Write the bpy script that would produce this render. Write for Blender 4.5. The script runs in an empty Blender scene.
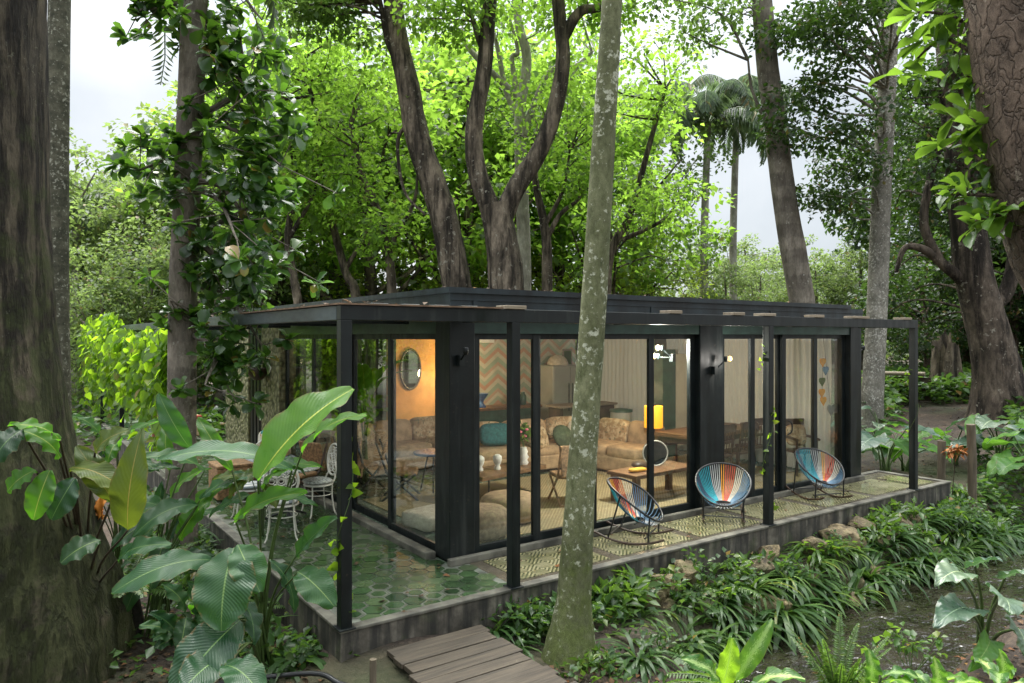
import bpy, math, random
import numpy as np
random.seed(7); rng = np.random.default_rng(11)
S = bpy.context.scene; COL = S.collection
R = math.radians
# ------------------------------------------------------------------ camera, world, sun, exposure
CAM = np.array([-2.453, -6.10, 2.6]); CR = np.array([.817, -.576, 0.]); CF = np.array([.576, .817, 0.]); FPX = 725.
cam = bpy.data.cameras.new("camera"); co = bpy.data.objects.new("camera", cam); COL.objects.link(co); S.camera = co
cam.sensor_width = 36; cam.lens = FPX / 1024 * 36; cam.shift_y = -4.5 / 1024; cam.clip_end = 2000; cam.clip_start = .05
co.location = CAM; co.rotation_euler = (R(90), 0, -math.atan2(.576, .817))
def at(px, py, d):            # a survey helper: where a sight line of the photograph is at a given depth
    return CAM + (CR * (px - 512) / FPX + CF + np.array([0, 0, (337 - py) / FPX])) * d
def atz(px, py, z):
    return at(px, py, (2.6 - z) * FPX / (py - 337))

W = bpy.data.worlds.new("World"); S.world = W; W.use_nodes = True
nt = W.node_tree; bg = nt.nodes['Background']
sky = nt.nodes.new('ShaderNodeTexSky'); sky.sky_type = 'NISHITA'; sky.sun_disc = False
SUN_EL, SUN_ROT = R(68), R(20)
sky.sun_elevation = SUN_EL; sky.sun_rotation = SUN_ROT; sky.air_density = 1.2; sky.dust_density = 3
tc = nt.nodes.new('ShaderNodeTexCoord'); no = nt.nodes.new('ShaderNodeTexNoise'); no.inputs['Scale'].default_value = 3.2; no.inputs['Detail'].default_value = 6
cr = nt.nodes.new('ShaderNodeValToRGB'); cr.color_ramp.elements[0].position = .3; cr.color_ramp.elements[0].color = (2.0, 2.2, 2.42, 1); cr.color_ramp.elements[1].position = .68; cr.color_ramp.elements[1].color = (3.3, 3.38, 3.42, 1)
mx = nt.nodes.new('ShaderNodeMix'); mx.data_type = 'RGBA'; mx.inputs['Factor'].default_value = .93
nt.links.new(tc.outputs['Generated'], no.inputs['Vector']); nt.links.new(no.outputs['Fac'], cr.inputs['Fac'])
# an overcast sky is about three times brighter overhead than at the horizon
sz = nt.nodes.new('ShaderNodeSeparateXYZ'); nt.links.new(tc.outputs['Generated'], sz.inputs[0])
mr = nt.nodes.new('ShaderNodeMapRange'); mr.inputs[1].default_value = .28; mr.inputs[3].default_value = 1.0; mr.inputs[4].default_value = 4.0; nt.links.new(sz.outputs[2], mr.inputs[0])
vm = nt.nodes.new('ShaderNodeVectorMath'); vm.operation = 'SCALE'; nt.links.new(cr.outputs['Color'], vm.inputs[0]); nt.links.new(mr.outputs[0], vm.inputs['Scale'])
nt.links.new(sky.outputs['Color'], mx.inputs['A']); nt.links.new(vm.outputs[0], mx.inputs['B']); nt.links.new(mx.outputs['Result'], bg.inputs['Color'])
bg.inputs['Strength'].default_value = .05
sl = bpy.data.lights.new("sun", 'SUN'); sl.energy = 1.5; sl.angle = R(55); sl.color = (1, .98, .93)
so = bpy.data.objects.new("sun", sl); COL.objects.link(so)
# light comes from azimuth SUN_ROT (clockwise from +Y) at SUN_EL
so.rotation_euler = (R(90) - SUN_EL, 0, -SUN_ROT + math.pi)
S.view_settings.view_transform = 'Standard'; S.view_settings.look = 'None'; S.view_settings.gamma = 1; S.view_settings.use_curve_mapping = False
S.view_settings.exposure = 2.66
cy = S.cycles; cy.max_bounces = 7; cy.diffuse_bounces = 4; cy.glossy_bounces = 3; cy.transmission_bounces = 5; cy.transparent_max_bounces = 12; cy.use_denoising = True
cy.sample_clamp_indirect = 6; cy.caustics_reflective = False; cy.caustics_refractive = False

# ------------------------------------------------------------------ materials
def nodes(name):
    m = bpy.data.materials.new(name); m.use_nodes = True; t = m.node_tree
    return m, t, t.nodes['Principled BSDF'], t.nodes['Material Output']
def N(t, k, **kw):
    n = t.nodes.new('ShaderNode' + k)
    for a, v in kw.items():
        if a in n.inputs: n.inputs[a].default_value = v
        else: setattr(n, a, v)
    return n
def math_n(t, op, a, b=None):
    n = t.nodes.new('ShaderNodeMath'); n.operation = op
    for i, v in enumerate((a, b)):
        if v is None: continue
        if isinstance(v, (int, float)): n.inputs[i].default_value = v
        else: t.links.new(v, n.inputs[i])
    return n.outputs[0]
def ramp(t, fac, stops, interp='LINEAR'):
    r = t.nodes.new('ShaderNodeValToRGB'); r.color_ramp.interpolation = interp
    e = r.color_ramp.elements
    while len(e) < len(stops): e.new(.5)
    for el, (p, c) in zip(e, stops): el.position = p; el.color = (*c, 1)
    t.links.new(fac, r.inputs[0]); return r.outputs[0]
def mixc(t, fac, a, b, mode='MIX'):
    n = t.nodes.new('ShaderNodeMix'); n.data_type = 'RGBA'; n.blend_type = mode
    for k, v in (('Factor', fac), ('A', a), ('B', b)):
        if isinstance(v, (int, float)): n.inputs[k].default_value = v
        elif isinstance(v, tuple): n.inputs[k].default_value = (*v, 1)
        else: t.links.new(v, n.inputs[k])
    return n.outputs['Result']
def bump(t, p, h, st=.3, dist=.02):
    b = N(t, 'Bump', Strength=st, Distance=dist); t.links.new(h, b.inputs['Height']); t.links.new(b.outputs[0], p.inputs['Normal'])
def coord(t, kind='Object', scale=(1, 1, 1)):
    c = t.nodes.new('ShaderNodeTexCoord'); m = t.nodes.new('ShaderNodeMapping'); m.inputs['Scale'].default_value = scale
    t.links.new(c.outputs[kind], m.inputs[0]); return m.outputs[0]
def noise(t, v, sc, det=4, rough=.55):
    n = N(t, 'TexNoise', Scale=sc, Detail=det, Roughness=rough); t.links.new(v, n.inputs['Vector']); return n.outputs['Fac']
def sc_(c, k): return tuple(min(1, max(0, x * k)) for x in c)
def pm(name, col, rough=.6, var=.25, scale=6, bmp=.15, metal=0, sxyz=(1, 1, 1), spec=.5, det=5):
    m, t, p, o = nodes(name); v = coord(t, scale=sxyz); f = noise(t, v, scale, det)
    t.links.new(ramp(t, f, [(.36, sc_(col, 1 - var)), (.64, sc_(col, 1 + var))]), p.inputs['Base Color'])
    f2 = noise(t, v, scale * 6, 4); 
    if bmp: bump(t, p, f2, bmp, .01)
    t.links.new(ramp(t, f2, [(.3, (rough * .8,) * 3), (.7, (min(1, rough * 1.2),) * 3)]), p.inputs['Roughness'])
    p.inputs['Metallic'].default_value = metal; p.inputs['Specular IOR Level'].default_value = spec
    return m
def leafmat(name, col, tr=None, tmix=.45, rough=.42, var=.4, spec=.35, hue=.0):
    m, t, p, o = nodes(name); g = t.nodes.new('ShaderNodeNewGeometry')
    a = ramp(t, g.outputs['Random Per Island'], [(0, sc_(col, 1 - var)), (.55, col), (.9, sc_((col[0] * 1.35, col[1] * 1.15, col[2]), 1 + var * .6)), (.955, sc_((col[0] * 2.0, col[1] * 1.25, col[2] * .8), 1.1)), (.972, (.24, .14, .035)), (1, (.16, .09, .03))])
    t.links.new(a, p.inputs['Base Color']); p.inputs['Roughness'].default_value = rough; p.inputs['Specular IOR Level'].default_value = spec
    tr = tr or (col[0] * 2.0, col[1] * 2.0, col[2] * .7)
    b = ramp(t, g.outputs['Random Per Island'], [(0, sc_(tr, .7)), (1, sc_(tr, 1.3))])
    tl = t.nodes.new('ShaderNodeBsdfTranslucent'); t.links.new(b, tl.inputs[0])
    ms = t.nodes.new('ShaderNodeMixShader'); ms.inputs[0].default_value = tmix
    t.links.new(p.outputs[0], ms.inputs[1]); t.links.new(tl.outputs[0], ms.inputs[2]); t.links.new(ms.outputs[0], o.inputs[0])
    return m
def bigleafmat(name, col, tr, tmix=.35, rough=.32, vein=28, pale=None, rib=(.2, .3, .09), spec=.38):
    m, t, p, o = nodes(name); c = t.nodes.new('ShaderNodeTexCoord'); sp = t.nodes.new('ShaderNodeSeparateXYZ'); t.links.new(c.outputs['UV'], sp.inputs[0])
    u, v = sp.outputs[0], sp.outputs[1]; av = math_n(t, 'ABSOLUTE', math_n(t, 'SUBTRACT', v, .5))
    ph = math_n(t, 'ADD', math_n(t, 'MULTIPLY', u, vein), math_n(t, 'MULTIPLY', av, -vein * .55))
    w = math_n(t, 'SINE', math_n(t, 'MULTIPLY', ph, 6.283))
    base = mixc(t, math_n(t, 'MULTIPLY', math_n(t, 'ADD', w, 1), .065), col, sc_(col, 1.9))
    v3 = coord(t); nz = noise(t, v3, 7, 4)
    base = mixc(t, ramp(t, nz, [(.35, (0, 0, 0)), (.75, (.6, .6, .6))]), base, sc_((col[0] * 1.6, col[1] * 1.3, col[2]), 1.25))
    if pale:
        nz2 = noise(t, c.outputs['UV'], 22, 4)
        fac = math_n(t, 'ADD', math_n(t, 'MULTIPLY', av, -3.0), math_n(t, 'ADD', math_n(t, 'MULTIPLY', nz2, 2.6), math_n(t, 'MULTIPLY', w, .16)))
        base = mixc(t, ramp(t, fac, [(.80, (0, 0, 0)), (1.0, (1, 1, 1))]), base, pale)
    ribf = math_n(t, 'LESS_THAN', av, .014)
    base = mixc(t, ribf, base, rib)
    oi = t.nodes.new('ShaderNodeObjectInfo'); base = mixc(t, 1.0, base, ramp(t, oi.outputs['Random'], [(0, (.62, .7, .6)), (.5, (1, 1, 1)), (1, (1.35, 1.2, .9))]), 'MULTIPLY')
    wn = noise(t, v3, 16, 5, .7); edge = math_n(t, 'ADD', math_n(t, 'MULTIPLY', av, 1.3), math_n(t, 'MULTIPLY', wn, .5)); base = mixc(t, ramp(t, edge, [(.86, (0,) * 3), (.92, (.8,) * 3)]), base, (.13, .085, .03))
    base = mixc(t, ramp(t, wn, [(.70, (0,) * 3), (.74, (.7,) * 3)]), base, (.16, .12, .04))
    t.links.new(base, p.inputs['Base Color']); t.links.new(ramp(t, nz, [(.35, (rough * .75,) * 3), (.7, (min(1, rough * 1.7),) * 3)]), p.inputs['Roughness']); p.inputs['Specular IOR Level'].default_value = spec
    bump(t, p, math_n(t, 'ADD', w, math_n(t, 'MULTIPLY', nz, 1.5)), .2, .008)
    tl = t.nodes.new('ShaderNodeBsdfTranslucent'); t.links.new(mixc(t, ribf, tr, rib), tl.inputs[0])
    ms = t.nodes.new('ShaderNodeMixShader'); ms.inputs[0].default_value = tmix
    t.links.new(p.outputs[0], ms.inputs[1]); t.links.new(tl.outputs[0], ms.inputs[2]); t.links.new(ms.outputs[0], o.inputs[0])
    return m
def barkmat(name, a, b, lichen=None, lsc=9, lth=.62, sz=.35, moss=None, mossz=(0, 1.2), bmp=.6, scale=7, crack=0, fis=0, rings=0):
    m, t, p, o = nodes(name); v = coord(t, scale=(1, 1, sz)); f = noise(t, v, scale, 10, .7)
    c = ramp(t, f, [(.36, a), (.5, tuple((x + y) / 2 for x, y in zip(a, b))), (.66, b)]); v1 = coord(t)
    big = noise(t, v1, 1.3, 5); c = mixc(t, ramp(t, big, [(.40, (.6,) * 3), (.62, (0,) * 3)]), c, sc_(a, .6))
    h = f; fine = noise(t, v, scale * 3.2, 8, .75); h = math_n(t, 'ADD', h, math_n(t, 'MULTIPLY', fine, .5))
    c = mixc(t, .55, c, ramp(t, fine, [(.36, (.35,) * 3), (.6, (1.0,) * 3)]), 'MULTIPLY')
    if fis:      # upright fissures
        vf = coord(t, scale=(1, 1, .10)); g = noise(t, vf, fis, 7, .7); cut = ramp(t, g, [(.40, (0,) * 3), (.52, (1,) * 3)])
        c = mixc(t, .8, c, cut, 'MULTIPLY'); h = math_n(t, 'ADD', h, math_n(t, 'MULTIPLY', cut, .8))
    if crack:    # plated bark
        vo = N(t, 'TexVoronoi', Scale=float(crack), feature='DISTANCE_TO_EDGE'); wv = t.nodes.new('ShaderNodeVectorMath'); wv.operation = 'ADD'; nz = N(t, 'TexNoise', Scale=5.0, Detail=4.0); sc3 = t.nodes.new('ShaderNodeVectorMath'); sc3.operation = 'SCALE'; sc3.inputs['Scale'].default_value = .35
        vc = coord(t, scale=(1, 1, .6)); t.links.new(vc, nz.inputs['Vector']); t.links.new(nz.outputs['Color'], sc3.inputs[0]); t.links.new(vc, wv.inputs[0]); t.links.new(sc3.outputs[0], wv.inputs[1]); t.links.new(wv.outputs[0], vo.inputs['Vector'])
        cut = ramp(t, vo.outputs['Distance'], [(.0, (.55,) * 3), (.04, (.85,) * 3), (.10, (1,) * 3)]); c = mixc(t, .9, c, cut, 'MULTIPLY'); h = math_n(t, 'ADD', h, math_n(t, 'MULTIPLY', cut, .7))
    if rings:
        s = t.nodes.new('ShaderNodeSeparateXYZ'); t.links.new(v1, s.inputs[0]); w = math_n(t, 'SINE', math_n(t, 'ADD', math_n(t, 'MULTIPLY', s.outputs[2], rings), math_n(t, 'MULTIPLY', f, 3)))
        c = mixc(t, .5, c, ramp(t, w, [(0, (.55,) * 3), (.25, (1,) * 3)]), 'MULTIPLY')
    if lichen:
        l = noise(t, v1, lsc, 6, .65); l2 = noise(t, v1, 1.6, 3)
        l = math_n(t, 'ADD', l, math_n(t, 'MULTIPLY', math_n(t, 'SUBTRACT', l2, .5), .4))
        c = mixc(t, ramp(t, l, [(lth, (0,) * 3), (lth + .06, (.85,) * 3)]), c, mixc(t, .4, lichen, ramp(t, fine, [(.35, (.4,) * 3), (.65, (1,) * 3)]), 'MULTIPLY'))
    if moss:
        s = t.nodes.new('ShaderNodeSeparateXYZ'); t.links.new(v1, s.inputs[0]); mn = noise(t, v1, 5, 8, .7)
        mr = t.nodes.new('ShaderNodeMapRange'); mr.inputs[1].default_value = mossz[0]; mr.inputs[2].default_value = mossz[1]; mr.inputs[3].default_value = .22; mr.inputs[4].default_value = -.12
        t.links.new(s.outputs[2], mr.inputs[0]); mf = math_n(t, 'ADD', mn, mr.outputs[0])
        c = mixc(t, ramp(t, mf, [(.54, (0,) * 3), (.70, (.75,) * 3)]), c, mixc(t, .6, moss, ramp(t, fine, [(.35, (.3,) * 3), (.65, (1,) * 3)]), 'MULTIPLY'))
    t.links.new(c, p.inputs['Base Color']); p.inputs['Roughness'].default_value = .85; p.inputs['Specular IOR Level'].default_value = .25
    bump(t, p, h, bmp, .06); return m
def glowmat(name, col, st):
    m, t, p, o = nodes(name); p.inputs['Base Color'].default_value = (*col, 1); p.inputs['Emission Color'].default_value = (*col, 1); p.inputs['Emission Strength'].default_value = st
    v = coord(t); t.links.new(ramp(t, noise(t, v, 9), [(.3, sc_(col, .85)), (.7, col)]), p.inputs['Emission Color']); return m

M = {}
M['steel'] = pm('black_steel', (.004, .0065, .007), .36, .5, 5, .06, spec=.35)
def steelmat():
    m, t, p, o = nodes('weathered_black_steel'); v = coord(t); st = coord(t, scale=(1, 1, .07)); f = noise(t, v, 4, 6); g = noise(t, st, 9, 6, .65); k = noise(t, v, 26, 4)
    c = ramp(t, f, [(.36, (.003, .005, .0055)), (.64, (.007, .011, .011))]); c = mixc(t, ramp(t, g, [(.54, (0,) * 3), (.70, (.55,) * 3)]), c, (.04, .044, .038)); c = mixc(t, ramp(t, k, [(.66, (0,) * 3), (.72, (.5,) * 3)]), c, (.06, .05, .035))
    t.links.new(c, p.inputs['Base Color']); t.links.new(ramp(t, g, [(.4, (.3,) * 3), (.65, (.6,) * 3)]), p.inputs['Roughness']); p.inputs['Specular IOR Level'].default_value = .35; bump(t, p, k, .06, .004); return m
M['steel'] = steelmat()
M['steel_reflect_green'] = pm('steel_with_green_reflection', (.018, .04, .03), .35, .3, 5, .05)  # black lintel steel with its green reflection put into the base colour
M['fascia'] = pm('fascia_metal', (.010, .016, .019), .42, .7, 3, .08, sxyz=(1, 1, .25), spec=.4)
M['sidebeam'] = pm('worn_grey_steel', (.045, .06, .066), .4, .5, 3, .08, sxyz=(1, .3, 1))
M['rust'] = pm('rusty_plate', (.16, .10, .06), .75, .4, 9, .3)
def sheetmat():
    m, t, p, o = nodes('translucent_roof_sheet'); v = coord(t); f = noise(t, v, 4, 6); t.links.new(ramp(t, f, [(.35, (.30, .31, .30)), (.65, (.55, .57, .56))]), p.inputs['Base Color']); p.inputs['Roughness'].default_value = .4
    tr = t.nodes.new('ShaderNodeBsdfTransparent'); tr.inputs[0].default_value = (.85, .88, .86, 1); ms = t.nodes.new('ShaderNodeMixShader'); ms.inputs[0].default_value = .55
    t.links.new(p.outputs[0], ms.inputs[1]); t.links.new(tr.outputs[0], ms.inputs[2]); t.links.new(ms.outputs[0], o.inputs[0]); return m
M['sheet'] = sheetmat()
M['conc'] = pm('concrete', (.10, .095, .075), .7, .6, 3.5, .4)
def slabside():
    m, t, p, o = nodes('weathered_concrete'); v = coord(t); st = coord(t, scale=(1, 1, .12))
    f = noise(t, v, 3, 8, .65); g = noise(t, st, 7, 5)
    c = ramp(t, f, [(.34, (.03, .026, .019)), (.5, (.085, .075, .058)), (.68, (.20, .18, .145))])
    c = mixc(t, ramp(t, g, [(.44, (.85,) * 3), (.58, (0,) * 3)]), c, (.014, .014, .012))
    mo = noise(t, v, 1.7, 6, .6); c = mixc(t, ramp(t, mo, [(.55, (0,) * 3), (.7, (.5,) * 3)]), c, (.07, .09, .03))
    t.links.new(c, p.inputs['Base Color']); p.inputs['Roughness'].default_value = .8; bump(t, p, f, .5, .03); return m
M['slab'] = slabside()
def wet(name, c1, c2, rlo, rhi, sc=5):
    m, t, p, o = nodes(name); v = coord(t); g = t.nodes.new('ShaderNodeNewGeometry'); f = noise(t, v, sc, 7, .65)
    c = ramp(t, f, [(.28, c1), (.72, c2)])
    c = mixc(t, .75, c, ramp(t, g.outputs['Random Per Island'], [(0, (.45,) * 3), (.5, (.85, .9, .8)), (1, (1.0, 1, 1))]), 'MULTIPLY')
    t.links.new(c, p.inputs['Base Color']); w = noise(t, v, .9, 5, .6)
    t.links.new(ramp(t, w, [(.42, (rlo,) * 3), (.6, (rhi,) * 3)]), p.inputs['Roughness']); bump(t, p, f, .12, .006); return m
M['hex_dark'] = wet('dark_green_tile', (.02, .045, .018), (.055, .10, .04), .06, .4)
M['hex_mid'] = wet('moss_green_tile', (.05, .085, .035), (.10, .14, .07), .08, .42)
M['hex_pale'] = wet('grey_green_tile', (.10, .11, .085), (.22, .23, .185), .10, .4)
M['grout'] = pm('grey_green_grout', (.13, .14, .115), .4, .45, 5, .2)
M['border'] = wet('brown_border', (.06, .048, .036), (.13, .11, .085), .05, .4)
def maze():
    m, t, p, o = nodes('maze_tile'); v = coord(t); s = t.nodes.new('ShaderNodeSeparateXYZ'); t.links.new(v, s.inputs[0])
    def fr(o_): return math_n(t, 'ABSOLUTE', math_n(t, 'SUBTRACT', math_n(t, 'FRACT', math_n(t, 'MULTIPLY', o_, 1 / .36)), .5))
    a, b = fr(s.outputs[0]), fr(s.outputs[1]); d = math_n(t, 'ADD', a, b)
    w = math_n(t, 'GREATER_THAN', math_n(t, 'FRACT', math_n(t, 'MULTIPLY', d, 6.)), .5)
    f = noise(t, v, 3.5, 7, .65); gr = noise(t, v, 30, 3)
    lo = ramp(t, f, [(.36, (.05, .06, .025)), (.64, (.11, .115, .055))]); hi = ramp(t, f, [(.36, (.19, .18, .085)), (.64, (.36, .33, .2))])
    c = mixc(t, w, lo, hi); c = mixc(t, ramp(t, gr, [(.5, (0,) * 3), (.8, (.5,) * 3)]), c, (.09, .08, .05))
    t.links.new(c, p.inputs['Base Color']); q = noise(t, v, .8, 5)
    t.links.new(ramp(t, q, [(.46, (.05,) * 3), (.62, (.4,) * 3)]), p.inputs['Roughness']); bump(t, p, f, .1, .006); return m
M['maze'] = maze()
def groundmat():
    m, t, p, o = nodes('soil'); v = coord(t); f = noise(t, v, 1.2, 8, .65); g = noise(t, v, 14, 6, .7); b = noise(t, v, .35, 4)
    c = ramp(t, f, [(.36, (.014, .009, .006)), (.52, (.04, .027, .018)), (.66, (.09, .064, .043))])
    c = mixc(t, ramp(t, g, [(.5, (0,) * 3), (.72, (.7,) * 3)]), c, (.13, .095, .065))
    c = mixc(t, ramp(t, b, [(.5, (0,) * 3), (.66, (.7,) * 3)]), c, (.045, .065, .02))
    t.links.new(c, p.inputs['Base Color']); p.inputs['Roughness'].default_value = .9; bump(t, p, math_n(t, 'ADD', g, f), .8, .06); return m
M['soil'] = groundmat()
def watermat():
    m, t, p, o = nodes('brown_water'); v = coord(t, scale=(1, 1.6, 1)); f = noise(t, v, 1.9, 2.5); g = noise(t, v, 8, 1.5)
    t.links.new(ramp(t, f, [(.38, (.013, .0115, .008)), (.64, (.03, .026, .019))]), p.inputs['Base Color']); p.inputs['Roughness'].default_value = .02
    bump(t, p, math_n(t, 'ADD', f, math_n(t, 'MULTIPLY', g, .3)), .68, .13); p.inputs['IOR'].default_value = 1.8; return m
M['water'] = watermat()
def woodmat(name, a, b, sxyz=(1, 14, 14), rough=.7, per=True):
    m, t, p, o = nodes(name); v = coord(t, scale=sxyz); f = noise(t, v, 1.6, 8, .65)
    c = ramp(t, f, [(.3, a), (.7, b)]); g = t.nodes.new('ShaderNodeNewGeometry')
    if per: c = mixc(t, .8, c, ramp(t, g.outputs['Random Per Island'], [(0, (.32, .32, .34)), (.4, (.7, .66, .62)), (1, (1.15, 1, .9))]), 'MULTIPLY')
    t.links.new(c, p.inputs['Base Color']); p.inputs['Roughness'].default_value = rough; bump(t, p, f, .5, .012); return m
M['plank'] = woodmat('weathered_plank', (.03, .024, .016), (.13, .105, .072))
M['raft'] = woodmat('pale_timber', (.16, .125, .085), (.34, .28, .2), per=False)
M['wood'] = woodmat('brown_wood', (.09, .042, .018), (.24, .125, .055), (6, 1, 6), .5, False)
M['darkwood'] = woodmat('dark_wood', (.03, .017, .01), (.085, .05, .03), (4, 4, 1), .45, False)
M['wicker'] = pm('wicker', (.26, .15, .07), .7, .5, 24, .6)
M['rattan'] = pm('rattan', (.30, .18, .09), .6, .4, 14, .3)
M['postwood'] = woodmat('round_post_wood', (.05, .04, .025), (.17, .135, .09), (8, 8, 1), .85, False)
M['sofa'] = pm('tan_upholstery', (.38, .26, .15), .9, .22, 8, .3)
def floral():
    m, t, p, o = nodes('floral_cloth'); v = coord(t); f = noise(t, v, 9, 4); g = noise(t, v, 17, 3)
    c = ramp(t, f, [(.42, (.5, .38, .24)), (.56, (.3, .19, .1))]); c = mixc(t, math_n(t, 'GREATER_THAN', g, .62), c, (.13, .12, .07))
    t.links.new(c, p.inputs['Base Color']); p.inputs['Roughness'].default_value = .9; return m
M['floral'] = floral()
M['pouf'] = pm('tan_pouf_cloth', (.34, .24, .15), .95, .25, 16, .5)
M['creamcloth'] = pm('cream_cloth', (.55, .47, .36), .95, .15, 14, .5)
M['teal'] = pm('teal_cloth', (.015, .10, .11), .8, .25, 20, .2)
M['greenvelvet'] = pm('green_velvet', (.06, .085, .045), .8, .3, 12, .2)
def curtainmat():
    m, t, p, o = nodes('linen_curtain'); v = coord(t); f = noise(t, v, 40, 3)
    p.inputs['Roughness'].default_value = .95; t.links.new(ramp(t, f, [(.3, (.80, .78, .74)), (.7, (.88, .86, .82))]), p.inputs['Base Color'])
    tl = t.nodes.new('ShaderNodeBsdfTranslucent'); tl.inputs[0].default_value = (.8, .76, .68, 1); ms = t.nodes.new('ShaderNodeMixShader'); ms.inputs[0].default_value = .45
    t.links.new(p.outputs[0], ms.inputs[1]); t.links.new(tl.outputs[0], ms.inputs[2]); t.links.new(ms.outputs[0], o.inputs[0]); return m
M['curtain'] = curtainmat()
def chevron():
    m, t, p, o = nodes('chevron_tile'); v = coord(t); s = t.nodes.new('ShaderNodeSeparateXYZ'); t.links.new(v, s.inputs[0])
    z = math_n(t, 'ADD', s.outputs[2], math_n(t, 'MULTIPLY', math_n(t, 'ABSOLUTE', math_n(t, 'SUBTRACT', math_n(t, 'FRACT', math_n(t, 'MULTIPLY', s.outputs[0], 1 / .8)), .5)), .62))
    q = math_n(t, 'FRACT', math_n(t, 'MULTIPLY', z, 1 / .66))
    c = ramp(t, q, [(0, (.34, .42, .30)), (.2, (.58, .53, .40)), (.38, (.55, .30, .20)), (.55, (.40, .46, .34)), (.72, (.62, .55, .42)), (.86, (.56, .36, .26))], 'CONSTANT')
    f = noise(t, v, 4, 5); c = mixc(t, ramp(t, f, [(.35, (.3,) * 3), (.7, (0,) * 3)]), c, (.2, .17, .12))
    t.links.new(c, p.inputs['Base Color']); p.inputs['Roughness'].default_value = .35; return m
M['chevron'] = chevron()
M['orangewall'] = pm('ochre_plaster', (.55, .27, .08), .8, .2, 2, .1)
M['plaster'] = pm('cream_plaster', (.55, .48, .36), .85, .1, 2, .1)
M['ceil'] = pm('ceiling_board', (.45, .42, .36), .8, .15, 3, .1)
M['floorin'] = pm('green_floor', (.12, .16, .12), .25, .3, 2, .05)
def rugmat():
    m, t, p, o = nodes('woven_rug'); v = coord(t, scale=(1, 1, 1)); ck = N(t, 'TexChecker', Scale=32.0); t.links.new(v, ck.inputs[0])
    ck.inputs[1].default_value = (.42, .33, .18, 1); ck.inputs[2].default_value = (.24, .18, .09, 1)
    f = noise(t, v, 3, 5); t.links.new(mixc(t, ramp(t, f, [(.4, (.5,) * 3), (.7, (0,) * 3)]), ck.outputs[0], (.2, .17, .09)), p.inputs['Base Color']); p.inputs['Roughness'].default_value = .95; return m
M['rug'] = rugmat()
M['fridge'] = pm('grey_enamel', (.33, .32, .28), .4, .08, 2, .03)
M['counter'] = pm('green_cabinet', (.03, .075, .05), .4, .25, 4, .05)
M['whitepot'] = pm('white_ceramic', (.75, .72, .66), .35, .06, 6, .05)
M['bluepot'] = pm('blue_ceramic', (.05, .12, .28), .3, .2, 6, .05)
M['whitemetal'] = pm('white_iron', (.62, .60, .53), .5, .12, 14, .15)
M['mosaic'] = pm('mosaic_top', (.38, .40, .38), .25, .5, 34, .1)
def stripes(name, a, b, fr, ax=0):
    m, t, p, o = nodes(name); v = coord(t); s = t.nodes.new('ShaderNodeSeparateXYZ'); t.links.new(v, s.inputs[0])
    w = math_n(t, 'GREATER_THAN', math_n(t, 'FRACT', math_n(t, 'MULTIPLY', s.outputs[ax], fr)), .5); f = noise(t, v, 60, 3)
    t.links.new(mixc(t, math_n(t, 'MULTIPLY', f, .3), mixc(t, w, a, b), sc_(a, .7)), p.inputs['Base Color']); p.inputs['Roughness'].default_value = .9; bump(t, p, f, .2, .003); return m
M['stripe'] = stripes('grey_white_stripe', (.72, .72, .69), (.18, .22, .24), 11)
M['daystripe'] = stripes('charcoal_stripe', (.06, .08, .09), (.32, .36, .38), 9, 0)
def multi():
    m, t, p, o = nodes('patchwork_cloth'); v = coord(t); vo = N(t, 'TexVoronoi', Scale=24.0); t.links.new(v, vo.inputs['Vector']); s = t.nodes.new('ShaderNodeSeparateXYZ'); t.links.new(vo.outputs['Color'], s.inputs[0])
    t.links.new(ramp(t, s.outputs[0], [(0, (.7, .65, .55)), (.25, (.6, .2, .05)), (.45, (.05, .25, .3)), (.65, (.7, .6, .45)), (.8, (.1, .1, .2))], 'CONSTANT'), p.inputs['Base Color']); p.inputs['Roughness'].default_value = .9; return m
M['patch'] = multi()
def redpatch():
    m, t, p, o = nodes('terracotta_print'); v = coord(t); vo = N(t, 'TexVoronoi', Scale=7.0); t.links.new(v, vo.inputs['Vector']); s = t.nodes.new('ShaderNodeSeparateXYZ'); t.links.new(vo.outputs['Color'], s.inputs[0])
    t.links.new(ramp(t, s.outputs[0], [(0, (.30, .06, .035)), (.55, (.4, .12, .07)), (.75, (.6, .45, .3))], 'CONSTANT'), p.inputs['Base Color']); p.inputs['Roughness'].default_value = .9; return m
M['redprint'] = redpatch()
for nm, c in dict(s_teal=(.03, .35, .42), s_navy=(.05, .10, .16), s_grey=(.42, .43, .42), s_orange=(.72, .30, .03), s_red=(.55, .09, .05), s_blue=(.12, .22, .32), s_cream=(.6, .55, .45)).items(): M[nm] = pm(nm, c, .4, .12, 20, 0)
def stonewall():
    m, t, p, o = nodes('lichen_stone_wall'); v = coord(t); vo = N(t, 'TexVoronoi', Scale=12.0); t.links.new(v, vo.inputs['Vector']); f = noise(t, v, 5, 7, .65)
    s = t.nodes.new('ShaderNodeSeparateXYZ'); t.links.new(vo.outputs['Color'], s.inputs[0])
    c = ramp(t, s.outputs[0], [(0, (.18, .19, .08)), (.4, (.36, .34, .17)), (.7, (.45, .41, .24)), (1, (.24, .27, .10))]); c = mixc(t, ramp(t, vo.outputs['Distance'], [(.0, (0,) * 3), (.75, (.8,) * 3)]), c, (.05, .05, .025))
    c = mixc(t, ramp(t, f, [(.45, (0,) * 3), (.65, (.6,) * 3)]), c, (.3, .28, .17)); t.links.new(c, p.inputs['Base Color']); p.inputs['Roughness'].default_value = .9
    bump(t, p, math_n(t, 'SUBTRACT', f, vo.outputs['Distance']), .8, .04); return m
M['stonewall'] = stonewall()
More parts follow.
